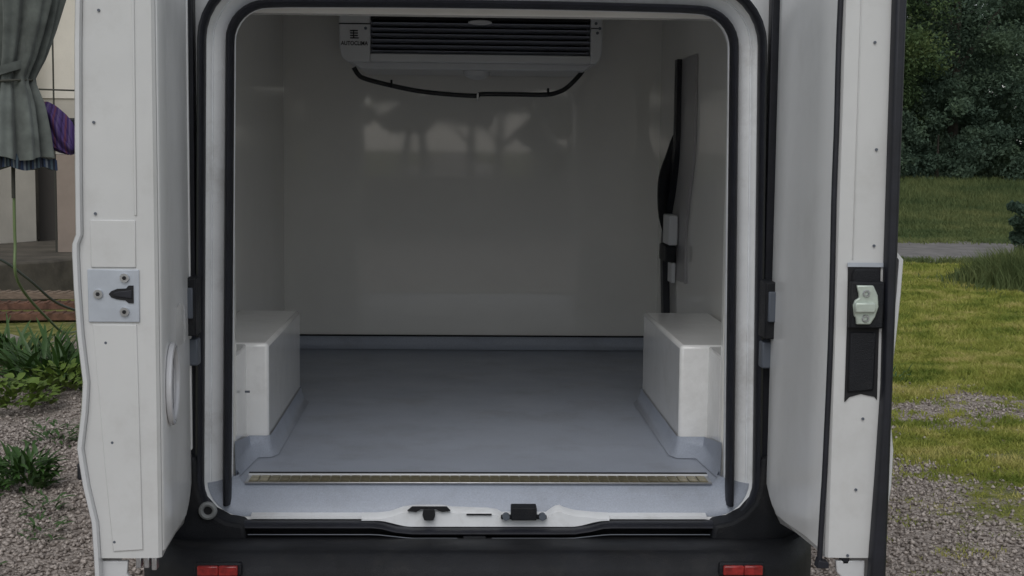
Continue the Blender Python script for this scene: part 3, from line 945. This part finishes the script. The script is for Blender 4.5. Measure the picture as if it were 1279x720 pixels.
# casing as a frame around the louvre opening
q = EMB(); q.prism_y([(-.534, 2.055), (-.534, 1.886), (-.524, 1.845), (-.500, 1.826), (-.412, 1.826), (-.412, 2.055)], 5.75, 6.30)
cs = q.build('casing', 'evap', None, .006, seg=3)
q = EMB(); q.prism_y([(.457, 2.055), (.457, 1.826), (.480, 1.826), (.498, 1.845), (.503, 1.870), (.503, 2.055)], 5.75, 6.30)
q.build('casing_end', 'evap', None, .006, seg=3)
ebox('casing_sill', (-.413, .458, 5.752, 6.30, 1.828, 1.8605), 'evap', None, .005)
ebox('casing_back', (-.412, .457, 5.93, 6.30, 1.861, 2.054), 'dark', None, 0)
q = EMB(); q.loft([[(x, y, z) for x, z in ((-.490, 1.830), (-.455, 1.802), (.440, 1.802), (.470, 1.830))] for y in (5.80, 6.28)])
q.build('drip_tray', 'evap', None, .006)
q = EMB(); q.loft([[(.01+r*math.cos(a), 5.90+r*math.sin(a)*.8, z) for a in [2*math.pi*i/16 for i in range(16)]] for r, z in ((.055, 1.802), (.052, 1.785), (.030, 1.772), (.012, 1.768))])
q.build('drain_cup', 'evap', None)
for i in range(6):
    z = 1.874+i*.0218
    q = EMB(); q.loft([[(x, 5.757, z-.001), (x, 5.770, z+.0), (x, 5.805, z-.011), (x, 5.803, z-.014)] for x in (-.411, .456)])
    q.build('slat', 'slat', None)
ebox('grille_band', (-.411, .456, 5.765, 5.78, 1.993, 2.05), 'dark', None, .002)
q = EMB(); q.prism_y([(x, 1.985+z) for x, z in [(.019+.048*math.cos(a), .010*math.sin(a)) for a in [2*math.pi*i/20 for i in range(20)]]], 5.750, 5.764)
q.build('pale_oval', 'clear', None, .002)  # pale oval plate in front of the louvres
ebox('casing_seam', (-.535, -.411, 5.747, 5.752, 1.972, 1.9765), 'ink', None, 0)
ebox('casing_seam', (.458, .488, 5.747, 5.752, 1.966, 1.970), 'ink', None, 0)
for x, z in ((-.43, 1.957), (.483, 1.950), (.492, 1.968), (.477, 1.987)):
    q = EMB(); q.cyl((x, 5.747, z), (0, 1, 0), .006, .008, 10); q.build('casing_screw', 'grey')
# emblem: stacked bars, then the maker's lettering
q = EMB()
for j, (a, b_) in enumerate([(-.492, -.458)]*4):
    z = 1.945-j*.0095
    if j == 0: q.box(-.491, -.460, 5.7475, 5.7495, z, z+.0045)
    elif j == 3: q.box(-.491, -.457, 5.7475, 5.7495, z, z+.0045)
    else:
        q.box(-.491, -.478, 5.7475, 5.7495, z, z+.0045); q.box(-.474, -.460, 5.7475, 5.7495, z, z+.0045)
q.box(-.4785, -.4745, 5.747, 5.749, 1.9165, 1.95)
q.build('emblem', 'ink', None)
cu = bpy.data.curves.new('lettering', 'FONT')
cu.body = 'AUTOCLIMA'
cu.size = .0225; cu.align_x = 'CENTER'; cu.extrude = .0004; cu.offset = .0004
cu.materials.append(M['ink'])
to = bpy.data.objects.new('lettering', cu)
lm = bpy.data.meshes.new_from_object(to)
bpy.data.objects.remove(to)
to = bpy.data.objects.new('lettering', lm)
COL.objects.link(to); to.parent = ev
to.location = (-.474, 5.7485-5.75, 1.891-1.8); to.rotation_euler = (R(90), 0, 0); to.scale = (.82, 1, 1)
# drain hose hung under the unit
hp = smooth_path([(-.487, 5.90, 1.812), (-.470, 5.90, 1.785), (-.446, 5.9, 1.769), (-.366, 5.9, 1.748), (-.236, 5.9, 1.722), (-.107, 5.9, 1.709), (.007, 5.9, 1.704), (.03, 5.9, 1.711), (.153, 5.9, 1.712), (.290, 5.9, 1.712), (.345, 5.9, 1.724), (.381, 5.9, 1.745), (.425, 5.9, 1.790), (.44, 5.9, 1.81)], 4)
q = EMB(); q.tube(hp, .0095, 8)
hs_ = q.build('drain_hose', 'hose', None, ang=60)
for x, z in ((-.335, 1.748), (.014, 1.700), (.300, 1.722)):
    q = EMB(); q.box(x-.004, x+.004, 5.885, 5.915, z-.016, z+.016); q.build('hose_clip', 'plastic' if abs(x) > .1 else 'steel', hs_, .001)

# wheels
for s in (-1, 1):
    for y in (4.55, 7.75):
        q = VMB(); prof = [(.25, -.10), (.31, -.11), (.335, -.09), (.338, 0), (.335, .09), (.31, .11), (.25, .10)]
        q.loft([[(s*.84+o, y+r*math.cos(a), .34+r*math.sin(a)) for r, o in prof] for a in [2*math.pi*i/36 for i in range(36)]], loop=True)
        wh = q.build('wheel', 'tyre', None)
        q = VMB(); q.cyl((s*.87, y, .34), (1, 0, 0), .25, .10, 28); q.build('rim', 'steel', wh, .01)
vbox('underbody', (-.78, .78, 3.76, 8.6, .26, .42), 'dark', bevel=0)
vbox('under_floor', (-.80, .80, 3.77, 8.5, .45, .55), 'dark', bevel=0)
q = VMB(); q.add([(-.74, 7.58, 1.92), (.74, 7.58, 1.92), (.80, 8.01, 1.44), (-.80, 8.01, 1.44)], [(0, 1, 2, 3)]); q.build('windscreen', 'glass')

# ------------------------------------------------------------------ left background: house, board, hose, curtain
house = empty('rendered_house', (-6, 15, 0))
tag(house, 'cream rendered house wall with greyed lower part and dark plinth, behind the left door', 'house')
HO = Vector((-6, 15, 0))
def hb_(mb, name, m, parent=None, **k):
    mb.v = [(x-HO.x, y-HO.y, z-HO.z) for x, y, z in mb.v]
    return mb.build(name, m, parent or house, **k)
# wall line in plan: from (-9, 11.2) to (-4.2,16.7) then turns back
A, B = Vector((-8.0, 10.9)), Vector((-4.83, 16.5))
dirv = (B-A).normalized(); nor = Vector((dirv.y, -dirv.x))
def wall_slab(name, z0, z1, m, off=0, t0=0, t1=1, th=.3):
    a = A+(B-A)*t0+nor*off; b_ = A+(B-A)*t1+nor*off
    q = MB(); q.prism_z([(a.x, a.y), (b_.x, b_.y), (b_.x-nor.x*th, b_.y-nor.y*th), (a.x-nor.x*th, a.y-nor.y*th)], z0, z1)
    return hb_(q, name, m)
wall_slab('lower_wall', .38, 2.02, 'wall_low')
wall_slab('wall', 2.02, 5.5, 'wall', t0=0, t1=1.0)
wall_slab('ledge', 2.02, 2.10, 'wall', off=.03, th=.1)
# end wall set further back, right of the corner
q = MB(); q.box(-6.2, -1.5, 16.9, 17.2, 0, 2.0); hb_(q, 'rear_wall_lower', 'wall_low')
q = MB(); q.box(-6.2, -1.5, 16.88, 17.2, 2.0, 5.5); hb_(q, 'rear_wall', 'wall')
q = MB(); q.box(-4.9, -3.6, 16.8, 16.879, 0, 1.36); hb_(q, 'shade_box', 'wall_shade')  # dark box put in as the shade between wall and board
q = MB(); q.box(-5.02, -4.88, 16.55, 16.85, .38, 1.36); hb_(q, 'shade_box_side', 'plinth')
a = A+nor*.5; 
q = MB(); q.prism_z([(-8, 10.2), (-7.3, 10.0), (-4.5, 13.2), (-3.9, 13.75), (-3.6, 14.6), (-3.6, 16.8), (-4.6, 16.8), (-8, 11.2)], 0, .38)
hb_(q, 'plinth', 'plinth', bevel=.02)
q = MB(); q.prism_z([(-8.6, 10.9), (-4.0, 16.4), (-1.4, 16.4), (-1.4, 20), (-8.6, 20)], 5.5, 5.62); hb_(q, 'roof', 'board')
q = MB(); q.tube([(-4.085, 14.6, 0.4), (-4.08, 14.6, 3.6)], .009, 6); hb_(q, 'downpipe_cable', 'cord')
bd = MB(); bd.box(-.125, .125, -.03, .03, 0, 1.36)
bo = bd.build('brown_board', 'board', None, .004); bo.location = (-4.02, 14.9, .012); bo.rotation_euler = (0, 0, R(8))
tag(bo, 'tall pinkish brown board standing upright in front of the house, against the left door edge', 'board')

# rail that carries the curtain (above the frame)
rl = empty('awning_frame', (-3.4, 8, 0))
tag(rl, 'timber awning frame that carries the gathered curtain, mostly above the picture', 'awning')
q = MB(); q.tube([(-1.5, 0, 2.75), (1.5, 0, 2.75)], .035, 8); q.build('rail', 'rail', rl)
for x, y in ((-1.4, 0), (-1.4, 4.2)):
    q = MB(); q.box(x-.05, x+.05, y-.05, y+.05, 0, 2.75); q.build('post', 'rail', rl, .004)
q = MB(); q.box(-1.45, -1.35, -.05, 4.3, 2.75, 2.85); q.build('beam', 'rail', rl, .004)
q = MB(); q.box(1.3, 1.4, -.05, 8.6, 2.79, 2.89); q.build('beam', 'rail', rl, .004)

def folds(name, cx, cy, levels, m, nf=11, amp=.3, n=132, open_=False, parent=None, seed=1):
    """gathered cloth: levels = (z, half width x, half depth y, shift x)"""
    rr = random.Random(seed)
    ph = [rr.uniform(0, 6.28) for _ in range(4)]
    rings = []
    for z, rx, ry, dx in levels:
        ring = []
        for k in range(n):
            a = 2*math.pi*k/n
            f = 1 + amp*(.55*math.sin(nf*a+ph[0]+.5*math.sin(2*a+z*1.5)) + .3*math.sin((nf*2+1)*a+ph[1]+z) + .25*math.sin(4*a+ph[2]+z*.8))
            ring.append((cx+dx+rx*f*math.cos(a), cy+ry*f*math.sin(a), z + .012*math.sin(5*a+ph[3])*(1 if z < 1.5 else 0)))
        rings.append(ring)
    mb = MB(); mb.loft(rings)
    return mb
CX, CY = -2.50, 8.0
def curtain_levels(tab, z0, z1, k):
    out = []
    for i in range(k+1):
        z = z0+(z1-z0)*i/k
        out.append((z,)+tuple(lerp_tab([(a[0], a[j]) for a in tab], z) for j in (1, 2, 3)))
    return out
ctab = [(1.41, .195, .14, 0), (1.55, .185, .13, 0), (1.70, .165, .11, 0), (1.79, .135, .085, 0), (1.83, .118, .08, 0), (1.88, .135, .09, .005), (1.95, .155, .10, .02), (2.1, .185, .11, .04), (2.3, .225, .12, .055), (2.75, .32, .13, .08)]
mb = folds('curtain', 0, 0, curtain_levels(ctab, 1.41, 2.74, 40), 'curtain', nf=8, amp=.36, n=220, seed=3)
co = mb.build('gathered_curtain', 'curtain', None, ang=80); co.location = (CX, CY, 0)
tag(co, 'grey green canvas curtain gathered by a cord at the left edge', 'curtain')
q = MB(); q.tube([(.122*math.cos(a)*1.06, .085*math.sin(a)*1.15, 1.825+.008*math.cos(a)) for a in [2*math.pi*i/24 for i in range(24)]], .007, 6, closed=True)
q.build('tie_cord', 'cord', co)
q = MB(); q.loft([[(.12*math.cos(a)*1.12, .095*math.sin(a)*1.15, 1.86+.06*(t)+.045*math.cos(a)) for a in [2*math.pi*(.45+.62*i/20) for i in range(21)]] for t in (0, .4, .8)], closed=False, caps=False)
q.build('tie_band', 'curtain', co)
btab = [(1.355, .165, .10, .02), (1.42, .17, .10, .01), (1.46, .12, .07, 0), (1.52, .06, .04, 0)]
mb = folds('inner', 0, 0, curtain_levels(btab, 1.355, 1.52, 6), 'blue', nf=8, amp=.22, seed=8)
bo2 = mb.build('striped_cloth', 'blue', None, ang=80); bo2.location = (CX+.02, CY+.02, 0)
tag(bo2, 'blue and grey striped cloth hanging out beneath the gathered curtain', 'cloth')
ptab = [(1.44, .03, .03, .17), (1.45, .058, .045, .155), (1.47, .082, .055, .13), (1.50, .098, .06, .105), (1.53, .108, .062, .088), (1.57, .112, .062, .070), (1.61, .110, .06, .052), (1.65, .098, .055, .034), (1.68, .082, .05, .018), (1.70, .066, .045, .010), (1.72, .04, .03, .0)]
mb = folds('purple', 0, 0, curtain_levels(ptab, 1.44, 1.72, 28), 'purple', nf=6, amp=.34, n=180, seed=12)
po = mb.build('purple_cloth', 'purple', None, ang=80); po.location = (CX+.135, CY+.09, 0)
tag(po, 'purple striped cloth bulging out behind the gathered curtain', 'cloth')
q = MB(); q.tube(smooth_path([(.12, 0, 0), (.03, 0, .0), (0, 0, -.05)], 4), .012, 6)
q.box(.04, .13, -.01, .01, -.035, .012)
ho = q.build('cloth_peg', 'rubber', None); ho.location = (CX+.20, CY+.12, 1.62)
tag(ho, 'small black peg at the right end of the purple cloth', 'peg')

# cord across to the house
q = MB(); q.tube([(0, 0, 0), (-1.0, -.25, .015), (1.2, .1, -.02)][1:], .009, 6)
wo = q.build('washing_line', 'cord', None); wo.location = (-4.3, 14.0, 2.0)
tag(wo, 'thin cord stretched level across the cream house wall', 'cord')
# garden hose
q = MB()
q.tube(smooth_path([(-2.505, 8.05, 1.38), (-2.507, 8.05, 1.2), (-2.51, 8.06, .95), (-2.51, 8.1, .72), (-2.60, 9.0, .40), (-2.80, 10.2, .16), (-2.98, 11.8, .035), (-2.8, 12.6, .02), (-2.5, 12.9, .018), (-2.0, 12.9, .018)], 6), .0085, 7)
gh = q.build('garden_hose', 'ghose', None, ang=70)
tag(gh, 'thin pale green hose hanging from the curtain and curving along the ground', 'hose')
q = MB(); q.tube([(-2.505, 8.04, 1.38), (-2.507, 8.04, 1.19)], .011, 8); q.build('strap', 'cord', gh)
q = MB()
q.tube(smooth_path([(-3.9, 11.2, .62), (-3.62, 11.25, .60), (-3.42, 11.4, .42), (-3.28, 11.7, .20), (-3.05, 12.1, .05), (-2.8, 12.1, .02), (-2.3, 12.1, .02)], 6), .011, 7)
g2 = q.build('black_hose', mat('dark_hose', (.045, .055, .045), .5), None, ang=70)
tag(g2, 'dark grey hose looping down from the left edge onto the ground by the plinth', 'hose')

# stacked planks and a few stones
for i, (x, y, z, L, rz, lab) in enumerate([(-3.75, 12.1, .05, 1.25, 4, 'rusty brown plank lying lowest on the ground before the plinth'),
                                       (-3.82, 12.3, .115, 1.15, 6, 'rusty brown plank in the middle of the low stack before the plinth'),
                                       (-3.90, 12.55, .18, 1.2, 1, 'greyish plank topmost on the low stack before the plinth')]):
    q = MB(); q.box(-L/2, L/2, -.09, .09, -.028, .028)
    for k in range(14):
        q.box(-L/2+L*(k+.2)/14, -L/2+L*(k+.55)/14, -.092, .088, .024, .036)
    o = q.build('plank', 'plank' if i < 2 else 'rail', None, .004); o.location = (x, y, z); o.rotation_euler = (0, 0, R(rz))
    tag(o, lab, 'plank', 'planks stacked before the plinth')
for i, (x, y, r, lab) in enumerate([(-2.98, 11.5, .07, 'round pale stone beside the end of the planks'), (-3.35, 10.6, .10, 'flat grey stone behind the large weed'), (-3.05, 10.9, .055, 'small grey stone right of the flat stone')]):
    q = MB(); rr = random.Random(i)
    q.loft([[(r*k*math.cos(a)*rr.uniform(.85, 1.15), r*k*math.sin(a)*rr.uniform(.85, 1.15), z*r) for a in [2*math.pi*j/9 for j in range(9)]] for k, z in ((.7, 0), (1, .3), (.8, .75), (.3, .95))])
    o = q.build('stone', mat('pale_stone_%d' % i, (.28, .26, .22), .9, var=.2), None, ang=40); o.location = (x, y, 0)
    tag(o, lab, 'stone')

# ------------------------------------------------------------------ weeds
def leaf_mesh(name, L, W, m, curl=.5):
    vs, fs = [], []
    K = 6
    for i in range(K+1):
        t = i/K
        w_ = W*math.sin(math.pi*min(1, .08+t*.95))**.8*(1-.25*t)
        x = L*t*(1-.12*curl*t); z = L*(.55*t - .55*curl*t*t)
        vs += [(x, -w_/2, z+.12*w_), (x, 0, z), (x, w_/2, z+.12*w_)]
    for i in range(K):
        a = i*3
        fs += [(a, a+3, a+4, a+1), (a+1, a+4, a+5, a+2)]
    me = bpy.data.meshes.new(name); me.from_pydata(vs, [], fs); me.materials.append(M[m]); me.shade_smooth()
    return me
LEAF = [leaf_mesh('leaf', .25, .026, 'leaf', .6), leaf_mesh('leaf', .19, .036, 'leaf', .9), leaf_mesh('leaf', .28, .022, 'leaf', .45)]
def weed(loc, n, size, lab, spread=.22, group=None, meshes=LEAF, el=(5, 75)):
    root = empty('weed', loc)
    tag(root, lab, 'weed', group)
    for i in range(n):
        o = bpy.data.objects.new('leaf', meshes[i % len(meshes)])
        COL.objects.link(o); o.parent = root
        a = rng.uniform(0, 6.28); r = spread*math.sqrt(rng.random())
        o.location = (r*math.cos(a), r*math.sin(a), rng.uniform(0, .10*size))
        o.rotation_euler = (R(rng.uniform(-25, 25)), -R(rng.uniform(*el))+R(28), a+rng.uniform(-1.0, 1.0))
        k = size*rng.uniform(.6, 1.2); o.scale = (k, k, k)
    return root
weed((-2.58, 9.05, 0), 280, 1.2, 'large dark green weed clump left of the open door', .34)
weed((-3.0, 9.6, 0), 170, 1.1, 'dark green weed at the left edge behind the large clump', .30)
LY = [leaf_mesh('leaf', .060, .034, 'leafy', .7), leaf_mesh('leaf', .05, .038, 'leafy', .4)]
weed((-2.58, 8.05, .03), 290, 1.25, 'yellow green low weed in front of the large dark clump', .27, meshes=LY, el=(10, 60))
weed((-2.42, 8.6, .03), 200, 1.25, 'yellow green low weed touching the large clump on its right side', .2, meshes=LY, el=(10, 60))
SM = [leaf_mesh('leaf', .085, .013, 'leaf', .6), leaf_mesh('leaf', .07, .018, 'leaf', .8)]
weed((-2.06, 7.15, 0), 110, 1.0, 'small flat weed in the gravel, farthest of the small ones', .13, meshes=SM, el=(5, 50))
weed((-1.93, 6.2, 0), 240, 1.3, 'bushy dark green weed in the middle of the gravel', .11, meshes=SM, el=(5, 70))
weed((-1.71, 5.75, 0), 60, .8, 'tiny weed in the gravel, just nearer than the bushy one', .08, meshes=SM, el=(5, 50))
weed((-1.62, 5.42, 0), 50, .7, 'tiny weed in the gravel beside the left door bottom', .07, meshes=SM, el=(5, 50))
weed((-1.70, 4.93, 0), 40, .7, 'tiny weed at the bottom left corner of the view', .06, meshes=SM, el=(5, 50))
weed((2.78, 9.15, 0), 40, .7, 'dark green weed tuft at the near edge of the lawn', .13, meshes=SM, el=(20, 80))

# ------------------------------------------------------------------ trees
def crown_pts(cx, cy, cz, rx, ry, rz, n, clumps, seed):
    g = np.random.default_rng(seed)
    # clump centres through the volume
    u = g.normal(size=(clumps, 3)); u /= np.linalg.norm(u, axis=1)[:, None]
    rad = g.uniform(.35, 1.0, clumps)**.6
    c = u*rad[:, None]*np.array([rx, ry, rz]) + np.array([cx, cy, cz])
    i = g.integers(0, clumps, n)
    s = min(rx, ry, rz)*g.uniform(.16, .30, clumps)
    p = g.normal(size=(n, 3)); p /= (np.linalg.norm(p, axis=1)[:, None]+1e-6)
    p = p*(g.uniform(0, 1, n)**.45)[:, None]*s[i][:, None]*np.array([1.2, 1.2, .8])
    return c[i]+p, g
def tree(loc, H, rx, ry, cz, rz, n, leafs, m, lab, seed, clumps=60, trunk=.16, group='trees beyond the road', name='tree', lean=0):
    root = empty(name, loc)
    tag(root, lab, 'tree', group)
    g = random.Random(seed)
    q = MB()
    q.tube(smooth_path([(0, 0, -.1), (lean*.3, .02, cz*.4), (lean*.8, -.05, cz*.8), (lean, .05, cz+rz*.4)], 3), [trunk*(1-.07*i) for i in range(10)], 8)
    q.build('trunk', 'bark', root)
    for k in range(5):
        a = g.uniform(0, 6.28); z = cz*g.uniform(.5, .95)
        q = MB(); q.tube([(lean*.7, 0, z), (lean+rx*.35*math.cos(a), ry*.35*math.sin(a), z+rz*.35), (lean+rx*.7*math.cos(a), ry*.7*math.sin(a), z+rz*.6)], [trunk*.45, trunk*.28, trunk*.1], 6)
        q.build('limb', 'bark', root)
    P, gg = crown_pts(lean, 0, cz, rx, ry, rz, n, clumps, seed)
    nrm = gg.normal(size=(n, 3)); nrm[:, 2] = np.abs(nrm[:, 2])+.35; nrm /= np.linalg.norm(nrm, axis=1)[:, None]
    t = np.cross(nrm, gg.normal(size=(n, 3))); t /= np.linalg.norm(t, axis=1)[:, None]
    b_ = np.cross(nrm, t)
    L = leafs*gg.uniform(.6, 1.4, n)[:, None]
    V = np.stack([P-t*L, P+b_*L*.45, P+t*L, P-b_*L*.45], 1).reshape(-1, 3)
    tri_cloud('crown', V, 4, [(0, 1, 2, 3)], m, root)
    return root
tree((8.7, 34.0, .6), 9, 2.5, 2.2, 3.9, 3.7, 75000, .046, 'crown2', 'lighter green leafy tree just right of the open right door', 11, clumps=150)
tree((12.2, 35.5, .6), 10, 2.7, 2.3, 4.2, 4.1, 75000, .046, 'crown', 'dark dense tree at the right edge beyond the road', 12, clumps=150)
tree((10.4, 38.5, .6), 12, 3.6, 2.5, 5.2, 5.2, 50000, .085, 'crown', 'dark tall tree standing behind and between the two nearer ones', 13, clumps=120)
for i, (x, y, rx, rz, lab) in enumerate([(7.6, 42, 3.6, 3.4, 'deep green hedge bush far behind the lighter tree'), (12.5, 43, 3.6, 3.4, 'deep green hedge bush far behind the dark right tree'), (17.5, 43, 3.6, 3.4, 'deep green hedge bush beyond the right edge'), (3.0, 43, 3.6, 3.4, 'deep green hedge bush hidden by the van')]):
    tree((x, y, .6), 6, rx, 1.6, 2.6, rz, 30000, .19, 'crown', lab, 30+i, clumps=120, trunk=.08, group='hedge behind the trees', name='hedge_bush')
tree((15.6, 38, .6), 12, 3.6, 3, 5, 5.2, 16000, .12, 'crown', 'dark tree beyond the right edge of the view', 14, clumps=90)
tree((5.6, 40, .6), 12, 3.4, 3, 5, 5.2, 16000, .12, 'crown', 'dark tree hidden mostly behind the right door', 15, clumps=90)
for i, (x, y, r, h) in enumerate([(9.2, 33.0, 1.3, 2.0), (11.2, 33.6, 1.5, 2.3), (13.3, 33.0, 1.4, 2.1), (15.4, 34, 1.4, 2.1)]):
    labs = ['low dark shrub at the foot of the lighter green tree', 'low dark shrub in the middle below the trees', 'low dark shrub at the right edge below the trees', 'low dark shrub outside the right edge']
    root = empty('shrub', (x, y, .5)); tag(root, labs[i], 'shrub', 'shrubs under the trees')
    P, gg = crown_pts(0, 0, h*.5, r, r*.8, h*.7, 13000, 60, 50+i)
    n = len(P); nrm = gg.normal(size=(n, 3)); t = np.cross(nrm, gg.normal(size=(n, 3))); t /= np.linalg.norm(t, axis=1)[:, None]
    b_ = np.cross(nrm, t); b_ /= np.linalg.norm(b_, axis=1)[:, None]
    L = .05*gg.uniform(.6, 1.4, n)[:, None]
    tri_cloud('foliage', np.stack([P-t*L, P+b_*L*.45, P+t*L, P-b_*L*.45], 1).reshape(-1, 3), 4, [(0, 1, 2, 3)], 'crown', root)
    q = MB(); q.tube([(0, 0, -.1), (0, 0, h*.6)], [.05, .02], 6); q.build('stem', 'bark', root)
# dark plant and grass tussock at the right edge, this side of the road
root = empty('dark_bush', (6.52, 16.2, 0)); tag(root, 'dark round leaved bush at the right edge before the road', 'bush')
P, gg = crown_pts(0, 0, .60, .30, .25, .55, 6000, 22, 71)
n = len(P); nrm = gg.normal(size=(n, 3)); t = np.cross(nrm, gg.normal(size=(n, 3))); t /= np.linalg.norm(t, axis=1)[:, None]
b_ = np.cross(nrm, t); b_ /= np.linalg.norm(b_, axis=1)[:, None]
L = .035*gg.uniform(.6, 1.4, n)[:, None]
tri_cloud('foliage', np.stack([P-t*L, P+b_*L*.7, P+t*L, P-b_*L*.7], 1).reshape(-1, 3), 4, [(0, 1, 2, 3)], 'crown', root)
q = MB(); q.tube([(0, 0, -.05), (.03, 0, .8)], [.04, .015], 6); q.build('stem', 'bark', root)
P = np.stack([nrg.normal(6.25, .30, 5200), nrg.normal(15.8, .5, 5200)], 1)
d2 = ((P[:, 0]-6.25)/.8)**2+((P[:, 1]-15.8)/1.1)**2
o = blades('grass_tussock', P, np.clip(.42*(1-d2*.7), .08, .5), .016, 'tallgrass', .55, kind=None)
tag(o, 'dark green tussock of tall grass at the right edge before the road', 'tussock')

# ------------------------------------------------------------------ trees and wall added behind the photographer, shaped for reflections in the lining
for i, (x, ln) in enumerate([(-3.6, -.2), (-2.35, .3), (-1.15, .35), (-.55, -.25), (.15, .05), (.62, .12), (2.05, -.1)]):
    tree((x, -12.5-.4*(i % 3), 0), 5, .95, .6, 2.68 if i < 6 else 1.6, .95, 2200 if i < 6 else 6000, .12, 'crown', 'dark crowned tree of the row added behind the photographer for reflections, '+['farthest left', 'second from left', 'third from left', 'leaning left of the middle', 'at the middle', 'just right of the middle', 'farthest right'][i], 90+i, clumps=50, trunk=.10, group='trees added behind the photographer', lean=ln)
q = MB(); q.box(-9, 9, -.15, .15, 0, .98)
o = q.build('reflection_wall', 'plinth', None, .01); o.location = (0, -11.6, 0)
tag(o, 'low dark wall added behind the photographer for the reflection in the lining', 'wall')
